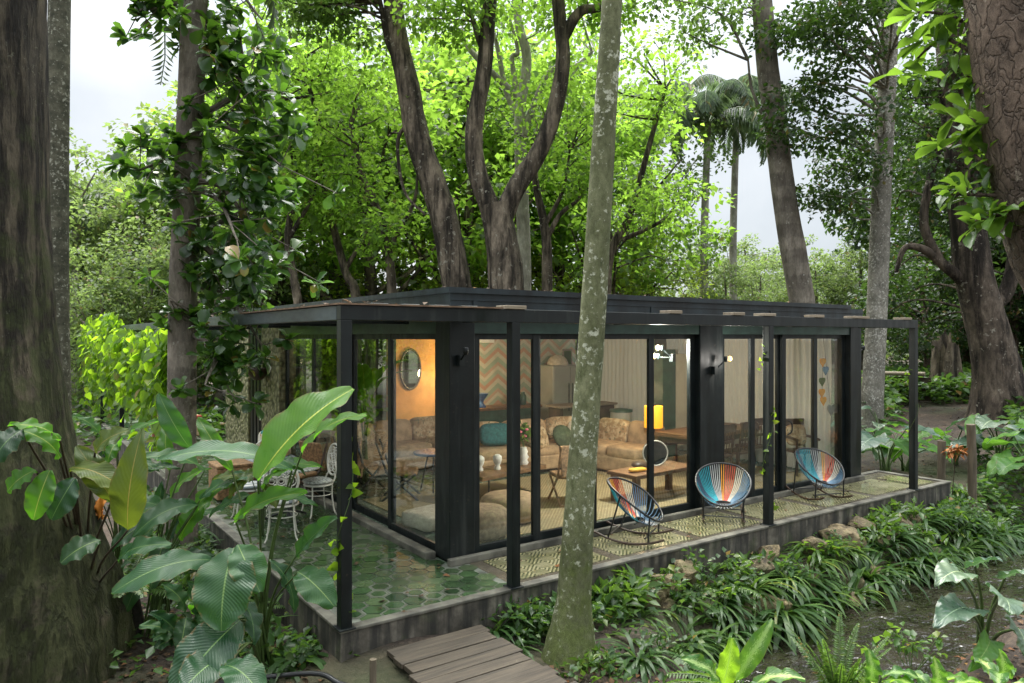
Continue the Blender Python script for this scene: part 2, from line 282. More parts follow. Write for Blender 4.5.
def rockmat():
    m, t, p, o = nodes('limestone'); v = coord(t); f = noise(t, v, 4, 8, .7); g = noise(t, v, 2, 5); r = t.nodes.new('ShaderNodeObjectInfo')
    c = ramp(t, f, [(.36, (.06, .046, .026)), (.52, (.22, .17, .09)), (.66, (.40, .32, .19))]); c = mixc(t, ramp(t, g, [(.5, (0,) * 3), (.64, (.8,) * 3)]), c, (.06, .075, .02))
    c = mixc(t, .8, c, ramp(t, r.outputs['Random'], [(0, (.35,) * 3), (.4, (.75,) * 3), (1, (1.15,) * 3)]), 'MULTIPLY')
    t.links.new(c, p.inputs['Base Color']); p.inputs['Roughness'].default_value = .8; bump(t, p, f, .9, .05); return m
M['rock'] = rockmat()
def glass():
    m, t, p, o = nodes('window_glass'); t.nodes.remove(p); tr = t.nodes.new('ShaderNodeBsdfTransparent'); tr.inputs[0].default_value = (.93, .96, .94, 1)
    g = t.nodes.new('ShaderNodeBsdfGlossy'); g.inputs['Roughness'].default_value = .008; fr = N(t, 'Fresnel'); ge = t.nodes.new('ShaderNodeNewGeometry'); t.links.new(math_n(t, 'SUBTRACT', 1.62, math_n(t, 'MULTIPLY', ge.outputs['Backfacing'], 1.62 - 1 / 1.62)), fr.inputs['IOR']); v = coord(t); b = N(t, 'Bump', Strength=.02, Distance=.01)
    t.links.new(noise(t, v, .9, 2), b.inputs['Height']); t.links.new(b.outputs[0], g.inputs['Normal'])
    ms = t.nodes.new('ShaderNodeMixShader'); t.links.new(fr.outputs[0], ms.inputs[0]); t.links.new(tr.outputs[0], ms.inputs[1]); t.links.new(g.outputs[0], ms.inputs[2]); t.links.new(ms.outputs[0], o.inputs[0]); return m
M['glass'] = glass()
M['mirror'] = pm('mirror', (.7, .72, .7), .03, .02, 2, 0, 1)
M['bulb'] = glowmat('lit_bulb', (1, .55, .15), .6)
M['ambershade'] = glowmat('amber_shade', (1, .40, .02), .24)
M['hose'] = pm('black_hose', (.012, .013, .014), .35, .2, 8, 0)
M['stem'] = pm('green_stem', (.06, .10, .025), .5, .3, 10, .1)
M['stemdark'] = pm('brown_stem', (.05, .035, .02), .7, .3, 10, .2)
M['flower'] = pm('pink_petal', (.6, .12, .18), .6, .2, 10, 0)
M['orangeleaf'] = pm('orange_bract', (.55, .2, .03), .5, .3, 8, .1)
# foliage
M['lf_bright'] = leafmat('bright_leaf', (.08, .14, .04), (.32, .54, .06), .62)
M['lf_yellow'] = leafmat('yellow_green_leaf', (.115, .165, .04), (.44, .60, .06), .62)
M['lf_mid'] = leafmat('mid_leaf', (.05, .10, .022), (.22, .36, .07), .55)
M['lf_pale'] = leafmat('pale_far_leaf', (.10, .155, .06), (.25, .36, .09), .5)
M['lf_dark'] = leafmat('dark_leaf', (.028, .062, .02), (.07, .14, .02), .4)
M['lf_gloss'] = leafmat('glossy_dark_leaf', (.03, .078, .022), (.15, .34, .025), .33, .28, .45, .6)
M['lf_near'] = leafmat('near_green_leaf', (.05, .12, .02), (.20, .36, .03), .45, .35, .3, .5)
M['lf_palm'] = leafmat('palm_leaflet', (.07, .11, .055), (.14, .22, .06), .4, .4, .3)
M['lf_royal'] = leafmat('royal_palm_leaflet', (.13, .18, .13), (.2, .3, .12), .4, .4, .2)
M['lf_strap'] = leafmat('strap_leaf', (.065, .13, .028), (.18, .34, .035), .38, .35, .35, .5)
M['lf_herb'] = leafmat('herb_leaf', (.04, .095, .025), (.12, .24, .03), .4, .4, .35, .45)
M['lf_ivy'] = leafmat('vine_leaf', (.09, .175, .016), (.42, .70, .03), .6, .4, .4, .4)
M['lf_litter'] = leafmat('fallen_leaf', (.085, .055, .032), (.05, .03, .015), .1, .7, .5, .2)
M['cal'] = bigleafmat('shell_ginger_leaf', (.03, .085, .036), (.10, .30, .03), .34, .34, 26, None, (.2, .32, .1))
M['cal_b'] = bigleafmat('bright_banana_leaf', (.045, .125, .022), (.18, .50, .025), .5, .36, 26, None, (.4, .5, .1))
M['cal_d'] = bigleafmat('dark_broad_leaf', (.015, .05, .022), (.06, .18, .03), .3, .32, 22, None, (.14, .25, .08))
M['olive'] = bigleafmat('olive_leaf', (.05, .085, .016), (.20, .27, .02), .4, .4, 16, None, (.3, .25, .06))
M['dief'] = bigleafmat('dumb_cane_leaf', (.035, .11, .02), (.2, .42, .04), .4, .3, 20, (.42, .55, .22), (.3, .45, .12))
M['dief_y'] = bigleafmat('lime_dumb_cane_leaf', (.06, .17, .015), (.34, .6, .03), .5, .3, 20, (.42, .6, .12), (.3, .5, .1))
M['aloc'] = bigleafmat('elephant_ear_leaf', (.06, .11, .085), (.12, .28, .08), .22, .3, 8, None, (.3, .4, .28), .7)
M['aloc_g'] = bigleafmat('green_elephant_ear', (.05, .14, .03), (.2, .45, .04), .4, .36, 8, None, (.22, .35, .1))
# bark
M['bk_giant'] = barkmat('mossy_rough_bark', (.05, .042, .029), (.19, .158, .105), (.17, .17, .12), 26, .66, .3, (.06, .075, .022), (2.0, 6.5), 1.0, 9, fis=10)
M['bk_lichen'] = barkmat('lichen_bark', (.11, .125, .055), (.26, .27, .15), (.54, .56, .43), 15, .575, .6, (.10, .13, .03), (0, 2.2), .5, 8)
M['bk_palm'] = barkmat('spotted_palm_bark', (.085, .088, .06), (.22, .21, .15), (.42, .42, .34), 24, .57, .7, (.06, .085, .025), (0, 3), .4, 10, rings=30)
M['bk_grey'] = barkmat('grey_bark', (.17, .145, .115), (.40, .35, .285), (.42, .41, .35), 13, .63, .35, None, (0, 1), .7, 6, rings=9)
M['bk_brown'] = barkmat('brown_bark', (.10, .074, .054), (.29, .215, .16), (.42, .36, .28), 9, .66, .5, None, (0, 1), 1.0, 7, crack=10)
M['bk_greybrown'] = barkmat('grey_brown_bark', (.075, .058, .044), (.24, .19, .145), (.36, .33, .27), 7, .62, .5, None, (0, 1), 1.0, 5, fis=3)
M['bk_pale'] = barkmat('pale_bark', (.28, .26, .21), (.55, .52, .44), (.65, .62, .55), 7, .62, .3, None, (0, 1), .4, 4)
M['bk_dark'] = barkmat('dark_bark', (.085, .068, .048), (.34, .275, .20), (.36, .34, .27), 8, .62, .35, None, (0, 1), 1.0, 5, fis=4)
M['bk_white'] = barkmat('whitish_bark', (.17, .16, .13), (.38, .355, .3), (.55, .53, .47), 17, .55, .6, None, (0, 1), .6, 7)
M['trunkfern'] = pm('fibrous_black_trunk', (.018, .014, .01), .95, .5, 30, .9)

# ------------------------------------------------------------------ mesh helpers
def link(o, parent=None):
    COL.objects.link(o)
    if parent: o.parent = parent
    return o
def tag(o, label=None, cat=None, group=None, kind=None):
    for k, v in (('label', label), ('category', cat), ('group', group), ('kind', kind)):
        if v: o[k] = v
    return o
def thing(name, loc, label, cat, group=None, rz=0):
    o = bpy.data.objects.new(name, None); o.empty_display_size = .1; o.location = loc; o.rotation_euler = (0, 0, rz); link(o); return tag(o, label, cat, group)
def np_mesh(name, V, F, mats, parent=None, origin=None, midx=None, smooth=False, uv=None):
    V = np.asarray(V, float).reshape(-1, 3); F = np.asarray(F, np.int32)
    if origin is not None: V = V - np.asarray(origin)
    me = bpy.data.meshes.new(name); me.vertices.add(len(V)); me.vertices.foreach_set('co', V.ravel())
    k = F.shape[1]; me.loops.add(F.size); me.loops.foreach_set('vertex_index', F.ravel()); me.polygons.add(len(F))
    me.polygons.foreach_set('loop_start', np.arange(0, F.size, k, dtype=np.int32))
    if midx is not None: me.polygons.foreach_set('material_index', np.asarray(midx, np.int32))
    if smooth: me.polygons.foreach_set('use_smooth', np.ones(len(F), bool))
    if uv is not None:
        l = me.uv_layers.new(name='UVMap'); l.data.foreach_set('uv', np.asarray(uv, float)[F.ravel()].ravel())
    for m in (mats if isinstance(mats, (list, tuple)) else [mats]): me.materials.append(m)
    me.update(calc_edges=True); me.validate()
    return link(bpy.data.objects.new(name, me), parent)
class MB:
    def __init__(s): s.v = []; s.f = []; s.m = []; s.sm = []
    def add(s, V, F, m=0, sm=False):
        b = len(s.v); s.v += [tuple(map(float, p)) for p in V]; s.f += [tuple(i + b for i in f) for f in F]; s.m += [m] * len(F); s.sm += [sm] * len(F)
    def box(s, c, d, rz=0, m=0, tilt=None, bev=0):
        x, y, z = (k / 2 for k in d); ca, sa = math.cos(rz), math.sin(rz)
        P = [(a * x, b * y, e * z) for e in (-1, 1) for b in (-1, 1) for a in (-1, 1)]
        if tilt: P = [(p[0], p[1] * math.cos(tilt) - p[2] * math.sin(tilt), p[1] * math.sin(tilt) + p[2] * math.cos(tilt)) for p in P]
        P = [(c[0] + p[0] * ca - p[1] * sa, c[1] + p[0] * sa + p[1] * ca, c[2] + p[2]) for p in P]
        s.add(P, [(0, 2, 3, 1), (4, 5, 7, 6), (0, 1, 5, 4), (2, 6, 7, 3), (0, 4, 6, 2), (1, 3, 7, 5)], m)
    def span(s, a, b, m=0): s.box([(p + q) / 2 for p, q in zip(a, b)], [abs(q - p) for p, q in zip(a, b)], 0, m)
    def tube(s, P, r, n=8, m=0, closed=False, wob=0, cap=True):
        P = np.asarray(P, float); k = len(P); r = np.full(k, r) if np.isscalar(r) else np.asarray(r, float)
        T = np.gradient(P, axis=0) if not closed else np.roll(P, -1, 0) - np.roll(P, 1, 0); T /= np.linalg.norm(T, axis=1)[:, None] + 1e-9
        u = np.cross(T[0], (0, 0, 1.) if abs(T[0][2]) < .9 else (1., 0, 0)); u /= np.linalg.norm(u); rows = []; V = []
        a = np.arange(n) / n * 2 * math.pi
        for i in range(k):
            u = u - T[i] * (u @ T[i]); u /= np.linalg.norm(u) + 1e-9; w = np.cross(T[i], u); rr = r[i] * (1 + (wob * rng.uniform(-1, 1, n) if wob else 0))
            V += list(P[i] + (np.cos(a) * rr)[:, None] * u + (np.sin(a) * rr)[:, None] * w)
        F = []
        for i in range(k if closed else k - 1):
            j = (i + 1) % k
            for q in range(n): F.append((i * n + q, i * n + (q + 1) % n, j * n + (q + 1) % n, j * n + q))
        s.add(V, F, m, True)
        if cap and not closed: s.add(V[:n], [tuple(range(n))[::-1]], m); s.add(V[-n:], [tuple(range(n))], m)
    def bar(s, a, b, r, n=8, m=0): s.tube([a, b], r, n, m)
    def lathe(s, prof, c=(0, 0, 0), n=20, m=0, sq=(1, 1)):
        V = [(c[0] + r * math.cos(2 * math.pi * k / n) * sq[0], c[1] + r * math.sin(2 * math.pi * k / n) * sq[1], c[2] + z) for r, z in prof for k in range(n)]
        F = [(i * n + k, i * n + (k + 1) % n, (i + 1) * n + (k + 1) % n, (i + 1) * n + k) for i in range(len(prof) - 1) for k in range(n)]
        s.add(V, F, m, True)
        s.add(V[:n], [tuple(range(n))[::-1]], m); s.add(V[-n:], [tuple(range(n))], m)
    def pillow(s, c, d, rz=0, m=0, tilt=0, e=.45, nz=.0):
        nu, nv = 20, 12; V = []; ca, sa = math.cos(rz), math.sin(rz)
        sg = lambda x, p: math.copysign(abs(x) ** p, x)
        for i in range(nv + 1):
            ph = -math.pi / 2 + math.pi * i / nv
            for k in range(nu):
                th = 2 * math.pi * k / nu; x = sg(math.cos(ph), e * 1.2) * sg(math.cos(th), e) * d[0] / 2; y = sg(math.cos(ph), e * 1.2) * sg(math.sin(th), e) * d[1] / 2; z = sg(math.sin(ph), e * 1.3) * d[2] / 2
                if nz: z += nz * math.sin(x * 17) * math.cos(y * 15)
                y, z = y * math.cos(tilt) - z * math.sin(tilt), y * math.sin(tilt) + z * math.cos(tilt)
                V.append((c[0] + x * ca - y * sa, c[1] + x * sa + y * ca, c[2] + z))
        F = [(i * nu + k, i * nu + (k + 1) % nu, (i + 1) * nu + (k + 1) % nu, (i + 1) * nu + k) for i in range(nv) for k in range(nu)]
        s.add(V, F, m, True)
    def build(s, name, mats, parent=None, origin=None, bev=0):
        V = np.asarray(s.v, float)
        if origin is not None: V = V - np.asarray(origin)
        me = bpy.data.meshes.new(name); me.from_pydata([tuple(p) for p in V], [], s.f)
        for m in (mats if isinstance(mats, (list, tuple)) else [mats]): me.materials.append(m)
        me.polygons.foreach_set('material_index', s.m); me.polygons.foreach_set('use_smooth', s.sm); me.update()
        o = link(bpy.data.objects.new(name, me), parent)
        if bev:
            b = o.modifiers.new('bevel', 'BEVEL'); b.width = bev; b.segments = 2; b.limit_method = 'ANGLE'
        return o
def copy_tree(o, parent=None):
    c = o.copy(); COL.objects.link(c); c.parent = parent
    for ch in list(o.children): copy_tree(ch, c)
    return c
def smooth_path(P, n=14):
    P = np.asarray(P, float)
    if len(P) < 3: return np.linspace(P[0], P[-1], max(3, n // 2))
    Q = np.vstack([2 * P[0] - P[1], P, 2 * P[-1] - P[-2]]); out = []
    for i in range(1, len(Q) - 2):
        for t in np.linspace(0, 1, max(3, n // (len(P) - 1)), endpoint=False):
            a, b, c, d = Q[i - 1:i + 3]; out.append(.5 * (2 * b + (c - a) * t + (2 * a - 5 * b + 4 * c - d) * t * t + (3 * b - a - 3 * c + d) * t ** 3))
    out.append(P[-1]); return np.array(out)
def limb(mb, P, r0, r1, n=10, k=18, wob=.05, flare=None, p=1.0):
    Q = smooth_path(P, k); t = np.linspace(0, 1, len(Q)); r = r0 + (r1 - r0) * t ** p
    if flare:
        L = np.linalg.norm(Q - Q[0], axis=1); r = r + flare[0] * np.exp(-L / flare[1])
    mb.tube(Q, r, n, 0, False, wob); return Q, r
# leaf templates: (u along, v across, w up), triangles
T4 = (np.array([(0, 0, 0), (.45, -1, .14), (1, 0, -.08), (.45, 1, .14)], float), np.array([(0, 1, 2), (0, 2, 3)]))
TOB = (np.array([(0, 0, 0), (.30, -.55, .05), (.70, -1, .10), (.93, -.6, .02), (1, 0, -.08), (.93, .6, .02), (.70, 1, .10), (.30, .55, .05), (.35, 0, .0), (.72, 0, 0)], float),
       np.array([(0, 1, 8), (1, 2, 9), (1, 9, 8), (2, 3, 9), (3, 4, 9), (4, 5, 9), (5, 6, 9), (6, 7, 9), (7, 8, 9), (7, 0, 8)]))
THE = (np.array([(0, 0, 0), (-.06, -.55, .03), (.18, -1, .08), (.6, -.62, .05), (1, 0, -.1), (.6, .62, .05), (.18, 1, .08), (-.06, .55, .03), (.4, 0, 0)], float),
       np.array([(0, 1, 8), (1, 2, 8), (2, 3, 8), (3, 4, 8), (4, 5, 8), (5, 6, 8), (6, 7, 8), (7, 0, 8)]))
def unit(a): return a / (np.linalg.norm(a, axis=-1, keepdims=True) + 1e-9)
def leaf_arrays(C, D, Nn, L, Wd, T=T4):
    C = np.asarray(C, float); D = unit(np.asarray(D, float)); Sd = unit(np.cross(D, Nn)); Nn = np.cross(Sd, D); n = len(C)
    L = np.broadcast_to(L, n)[:, None, None]; Wd = np.broadcast_to(Wd, n)[:, None, None]; tv, tf = T
    V = C[:, None] + D[:, None] * tv[None, :, :1] * L + Sd[:, None] * tv[None, :, 1:2] * Wd + Nn[:, None] * tv[None, :, 2:] * L
    F = (tf[None] + (np.arange(n) * len(tv))[:, None, None]).reshape(-1, 3)
    return V.reshape(-1, 3), F
def rand_dirs(n): return unit(rng.normal(size=(n, 3)))
def clump_leaves(centers, rads, per, L, T=T4, flat=.6, wid=.32, down=.25):
    """leaves spread through clumps: leaf bases on twigs around each clump centre"""
    centers = np.asarray(centers, float); k = len(centers); idx = np.repeat(np.arange(k), per); n = len(idx)
    off = rand_dirs(n) * (rng.uniform(.1, 1, n) ** .45)[:, None] * np.asarray(rads)[idx][:, None]; off[:, 2] *= flat
    C = centers[idx] + off; D = unit(off + rand_dirs(n) * .9 * np.asarray(rads)[idx][:, None]); D[:, 2] -= down
    Nn = rand_dirs(n) * .55 + np.array([0, 0, 1.]); ln = L * rng.uniform(.65, 1.3, n)
    return leaf_arrays(C, D, Nn, ln, ln * wid, T)
def rosettes(centers, axes, per, L, T=TOB, wid=.27, spread=.9):
    centers = np.asarray(centers, float); k = len(centers); idx = np.repeat(np.arange(k), per); n = len(idx); ax = unit(np.asarray(axes, float))[idx]
    D = unit(ax * rng.uniform(-.1, .8, n)[:, None] + rand_dirs(n) * spread); D[:, 2] -= .18; ln = L * rng.uniform(.6, 1.2, n)
    C = centers[idx] - ax * rng.uniform(0, .12, n)[:, None]; Nn = unit(ax * .5 + np.array([0, 0, 1.]) + rand_dirs(n) * .35)
    return leaf_arrays(C, D, Nn, ln, ln * wid * rng.uniform(.8, 1.2, n), T)
def cat(parts):
    V = []; F = []; b = 0
    for v, f in parts: V.append(v); F.append(f + b); b += len(v)
    return np.vstack(V), np.vstack(F)
def strips(base, az, el, L, W, droop, k=7):
    """arching strap leaves, each a folded-free strip tapering to a point"""
    base = np.asarray(base, float); n = len(base); s = np.linspace(0, 1, k); e = el[:, None] - droop[:, None] * s[None]; ds = L[:, None] / (k - 1)
    h = np.cumsum(np.cos(e) * ds, 1) - np.cos(e[:, :1]) * ds; z = np.cumsum(np.sin(e) * ds, 1) - np.sin(e[:, :1]) * ds
    P = base[:, None] + np.stack([np.cos(az)[:, None] * h, np.sin(az)[:, None] * h, z], -1); side = np.stack([-np.sin(az), np.cos(az), 0 * az], -1)[:, None]
    w = W[:, None] * np.sin(np.pi * (.12 + .86 * s))[None] ** .7; w[:, -1] = W * .03
    V = np.stack([P - side * w[..., None], P + side * w[..., None]], 2).reshape(-1, 3)
    f = np.array([(2 * i, 2 * i + 1, 2 * i + 3, 2 * i + 2) for i in range(k - 1)]); F = (f[None] + (np.arange(n) * 2 * k)[:, None, None]).reshape(-1, 4)
    return V, F
def frond(base, az, el, L, droop, pairs, pl, pw, hang=.3, k=10):
    s = np.linspace(0, 1, k); e = el - droop * s; st = L / (k - 1); h = np.concatenate([[0], np.cumsum(np.cos(e[:-1]) * st)]); z = np.concatenate([[0], np.cumsum(np.sin(e[:-1]) * st)])
    P = np.asarray(base) + np.stack([math.cos(az) * h, math.sin(az) * h, z], -1); ts = np.linspace(.12, .985, pairs)
    C = np.stack([np.interp(ts, s, P[:, i]) for i in range(3)], -1); T = unit(np.stack([np.cos(az) * np.cos(el - droop * ts), np.sin(az) * np.cos(el - droop * ts), np.sin(el - droop * ts)], -1))
    sd = np.array([-math.sin(az), math.cos(az), 0]); out = []
    ln = pl * np.sin(np.pi * (.15 + .8 * ts)) ** .8
    for sg in (-1, 1):
        D = sg * sd * 1.0 + T * .45 + np.array([0, 0, -hang]) + rng.normal(size=(pairs, 3)) * .08
        out.append((C, D, np.cross(T, sd * 1.0) + rng.normal(size=(pairs, 3)) * .1, ln * rng.uniform(.85, 1.1, pairs), np.full(pairs, pw)))
    return P, [np.concatenate([a[i] for a in out]) for i in range(5)]
def big_leaf(base, tip, width, up=(0, 0, 1), arch=.12, fold=.18, kind='oval', nu=22, nv=10, curl=None, ripple=.02):
    curl = random.uniform(-.35, .35) if curl is None else curl; p1, p2 = random.uniform(0, 6), random.uniform(-.5, .5)
    b = np.asarray(base, float); t = np.asarray(tip, float); ax = t - b; L = np.linalg.norm(ax); ax /= L; up = np.asarray(up, float); sd = unit(np.cross(ax, up)); nn = np.cross(sd, ax)
    V = []; U = []
    for i in range(nu + 1):
        u = i / nu; w = {'oval': math.sin(math.pi * min(1, u * .97 + .015)) ** .62, 'lance': math.sin(math.pi * (u ** .8)) ** .8, 'heart': (1.0 * (1 - u) ** .75 * (1 + 1.2 * u) if u > .001 else .75)}[kind] * width / 2 + .002
        if kind == 'heart': w = width / 2 * (max(0., math.sin(math.pi * (.30 + .70 * u))) ** .85) + .002
        for j in range(nv + 1):
            v = j / nv * 2 - 1; back = (-.22 * L * (abs(v) ** 1.3) * (1 - u) ** 2 if kind == 'heart' else 0)
            p = b + ax * (u * L + back) + sd * v * w + nn * (arch * L * 4 * u * (1 - u) * (1 if kind != 'heart' else .6) - arch * L * u * u * 1.2 + fold * w * abs(v) + ripple * math.sin(u * 19 + v * 3 + p1) * abs(v) + .35 * ripple * math.sin(u * 41 + p1 * 2) * v * v + p2 * .12 * w * v + curl * v * v * w * (u - .3))
            V.append(p); U.append((u, j / nv))
    F = [(i * (nv + 1) + j, i * (nv + 1) + j + 1, (i + 1) * (nv + 1) + j + 1, (i + 1) * (nv + 1) + j) for i in range(nu) for j in range(nv)]
    return np.array(V), np.array(F), np.array(U)

# ------------------------------------------------------------------ ground, water
STREAM = np.array([(60, -1.6), (16, -1.2), (11, -1.55), (8, -1.75), (5.2, -1.55), (3.9, -1.9), (3.1, -3.0), (2.4, -6), (0, -14)], float)
DITCH = np.array([(3.3, -2.8), (.8, -1.7), (-1.0, -1.3), (-1.6, -1.2)], float)
def pdist(x, y, PL):
    d = np.full(np.shape(x), 1e9)
    for a, b in zip(PL[:-1], PL[1:]):
        ab = b - a; t = np.clip(((x - a[0]) * ab[0] + (y - a[1]) * ab[1]) / (ab @ ab), 0, 1); d = np.minimum(d, np.hypot(x - a[0] - t * ab[0], y - a[1] - t * ab[1]))
    return d
def sst(a, b, x): t = np.clip((x - a) / (b - a), 0, 1); return t * t * (3 - 2 * t)
def gz(x, y):
    x = np.asarray(x, float); y = np.asarray(y, float); z = np.full(np.broadcast(x, y).shape, -.45)
    z = z + 1.3 * sst(12.5, 34, x) + .5 * sst(30, 70, y)
    z = z + .20 * np.exp(-((x - .4) ** 2 + (y + .1) ** 2) / 1.2)
    z = z + .05 * np.sin(x * 1.7 + y * .8) * np.cos(y * 1.3 - x * .4) + .03 * np.sin(x * 4.1) * np.sin(y * 3.7)
    z = z - .78 * (1 - sst(.8, 1.4, pdist(x, y, STREAM) + .08 * np.sin(x * 3.1) + .05 * np.sin(x * 7.3)))
    z = np.where(pdist(x, y, STREAM) > 1.4, z - .42 * (1 - sst(.35, .7, pdist(x, y, DITCH))), z)
    return z
def axis(lo, hi, step, far, k): 
    c = np.arange(lo, hi, step); g = np.geomspace(1, far, k); return np.concatenate([lo - g[::-1], c, hi + g])
gx = axis(-6, 26, .16, 300, 26); gy = axis(-8, 12, .16, 300, 26); X, Y = np.meshgrid(gx, gy); Z = gz(X, Y)
ins = (X > .1) & (X < 11.35) & (Y > .1) & (Y < 25) & ((Y < 1.25) | (X < 10.3)); Z = np.where(ins, -.6, Z)
nx, ny = len(gx), len(gy); ii = (np.arange(ny - 1)[:, None] * nx + np.arange(nx - 1)[None]).ravel()
g = np_mesh('ground', np.stack([X, Y, Z], -1), np.stack([ii, ii + 1, ii + nx + 1, ii + nx], -1), M['soil'], smooth=True); tag(g, kind='structure')
V = [(-8, -16, -.95), (20, -16, -.95), (20, -.02, -.95), (-8, -.02, -.95)]
w = np_mesh('stream_water', V, [(0, 1, 2, 3)], M['water']); tag(w, kind='structure')

# ------------------------------------------------------------------ terrace (paved slab round the pavilion)
b = MB(); b.span((0, 0, -.75), (11.48, 1.35, -.012)); b.span((0, 1.35, -.75), (1.75, 24, -.012)); ter = b.build('terrace', M['slab']); tag(ter, kind='structure')
b = MB()
def edge(a, c): b.span((*a, -.02), (*c, .012))
edge((-.015, -.015), (11.495, .10)); edge((-.015, .10), (.10, 24)); edge((11.38, .10), (11.495, 1.365)); edge((10.45, 1.25), (11.38, 1.365))
b.build('kerb_edge', M['conc'], ter, bev=.008)
b = MB(); b.span((.1, .1, -.013), (1.95, 1.09, -.009)); b.span((.1, 1.09, -.013), (1.74, 23.9, -.009)); b.build('tile_grout', M['grout'], ter)
hv = []; hf = []; hm = []
Rr = .124; sx = Rr * math.sqrt(3); sy = Rr * 1.5
def hexa(cx, cy, r, z, m):
    k = len(hv); hv.extend([(cx + r * math.cos(R(30 + 60 * q)), cy + r * math.sin(R(30 + 60 * q)), z) for q in range(6)]); hf.append([k + q for q in range(6)]); hm.append(m)
row = 0; y = .13
while y < 23.8:
    x = .14 + (row % 2) * sx / 2
    while x < (1.93 if y < 1.05 else 1.70):
        if x > .1 + Rr * .8:
            q = random.random(); hexa(x, y, Rr * .94, -.004, 2 if q < .32 else (1 if q < .52 else 0))
            if q < .32: hexa(x, y, Rr * random.choice((.66, .76, .8)), -.001, 0 if random.random() < .7 else 1)
        x += sx
    y += sy; row += 1
np_mesh('hexagon_tiles', hv, hf, [M['hex_dark'], M['hex_mid'], M['hex_pale']], ter, midx=hm)
b = MB(); b.span((1.95, .11, -.012), (11.37, 1.24, -.006)); b.build('border_paving', M['border'], ter)
b = MB(); x = 2.12
while x < 11.2:
    L = min(1.28, 11.25 - x)
    if L > .3: b.span((x, .2, -.006), (x + L, .97, .0))
    x += 1.44
b.build('patterned_tiles', M['maze'], ter)

# ------------------------------------------------------------------ pavilion
BX0, BX1, BY0, BY1, FZ, HD = 1.76, 10.42, 1.10, 11.2, .03, 2.64
pav = thing('glass_pavilion', (BX0, BY0, 0), 'single-storey black steel and glass pavilion with flat roof among the trees', 'pavilion'); PO = (BX0, BY0, 0)
def part(mb, name, mat, parent=pav, org=PO, bev=0): return mb.build(name, mat, parent, org, bev)
b = MB(); b.span((BX0 - .02, BY0 - .02, -.7), (BX1, BY1, FZ)); part(b, 'floor', M['floorin'])
b = MB(); b.span((BX0 - .06, BY0 - .10, -.01), (BX1 + .02, BY0 - .022, .075)); b.span((BX0 - .16, BY0 + .3, -.01), (BX0 - .022, 9.4, .075)); part(b, 'base_kerb', M['conc'], bev=.012)
b = MB(); b.span((1.70, 1.0, 2.86), (10.36, BY1 + .1, 3.10)); part(b, 'roof', M['fascia'])
b = MB(); b.span((1.66, .96, 3.10), (9.9, BY1 + .15, 3.165)); b.span((1.69, .985, 3.02), (10.37, .998, 3.035))
for x in (2.0, 4.9, 7.6): b.span((x, .988, 2.865), (x + .05, .999, 3.018))
for y in (3.9, 6.8): b.span((1.689, y, 2.865), (1.699, y + .05, 3.018))
part(b, 'roof_flashing', M['fascia'])
b = MB(); b.span((BX0, BY0 + .1, 2.80), (BX1 - .1, BY1 - .1, 2.855)); part(b, 'ceiling', M['ceil'])
b = MB(); b.span((BX0, BY0, HD), (BX1, BY0 + .12, 2.858)); b.span((BX0, BY0 + .12, HD), (BX0 + .12, BY1, 2.858)); part(b, 'lintel', M['steel_reflect_green'])
for (a, c) in (((1.74, 1.08), (2.08, 1.42)), ((6.03, 1.085), (6.55, 1.35)), ((10.10, 1.08), (10.46, 1.40))):
    b = MB(); b.span((*a, .0), (*c, 2.858)); part(b, 'column', M['steel'], bev=.01)
def panel(x0, y0, x1, y1, fw=.075, nz=.05, zb=FZ, zt=HD, handle=None):
    """one glazed panel between two plan points: frame with its pane as a sub-part"""
    b = MB(); dx, dy = x1 - x0, y1 - y0; L = math.hypot(dx, dy); a = math.atan2(dy, dx); cx, cy = (x0 + x1) / 2, (y0 + y1) / 2; cd, sd = math.cos(a), math.sin(a)
    for s in (-1, 1): b.box((cx + cd * s * (L / 2 - fw / 2), cy + sd * s * (L / 2 - fw / 2), (zb + zt) / 2), (fw, nz, zt - zb), a)
    b.box((cx, cy, zb + .05), (L - 2 * fw, nz * .9, .10), a); b.box((cx, cy, zt - .035), (L - 2 * fw, nz * .9, .07), a)
    f = part(b, 'glass_panel', M['steel'], bev=.004); q = MB(); q.box((cx, cy, (zb + zt) / 2), (L - 2 * fw + .01, .008, zt - zb - .15), a); q.build('pane', M['glass'], f, PO)
    if handle:
        h = MB(); h.tube(smooth_path([(handle, BY0 - .01, 1.22), (handle + .05, BY0 - .05, 1.18), (handle + .06, BY0 - .06, 1.1), (handle + .05, BY0 - .05, 1.02), (handle, BY0 - .01, .98)]), .012, 6); h.build('handle', M['steel'], f, PO)
yf = BY0 + .06
for i, (a, c) in enumerate(((2.08, 3.07), (3.03, 3.97), (3.93, 5.11), (5.07, 6.03), (6.55, 7.40), (7.36, 8.17), (8.13, 9.14), (9.10, 10.10))):
    panel(a, yf + (i % 2) * .055, c, yf + (i % 2) * .055, .10, handle=8.2 if i == 6 else None)
xf = BX0 + .05
for i, (a, c) in enumerate(((1.42, 2.80), (2.76, 4.15), (4.15, 5.72), (5.68, 7.25))): panel(xf + (i % 2) * .055, a, xf + (i % 2) * .055, c, .09)
b = MB()
for yy in (8.38, 8.62, 8.86, 9.1): b.span((BX0, yy, FZ), (BX0 + .1, yy + .16, HD))
part(b, 'sliding_door_stack', M['steel'], bev=.006)
for a, c in ((7.27, 8.36), (9.3, 11.15)):
    b = MB(); b.span((BX0 - .03, a, 0), (BX0 + .28, c, 2.858)); part(b, 'stone_wall', M['stonewall'])
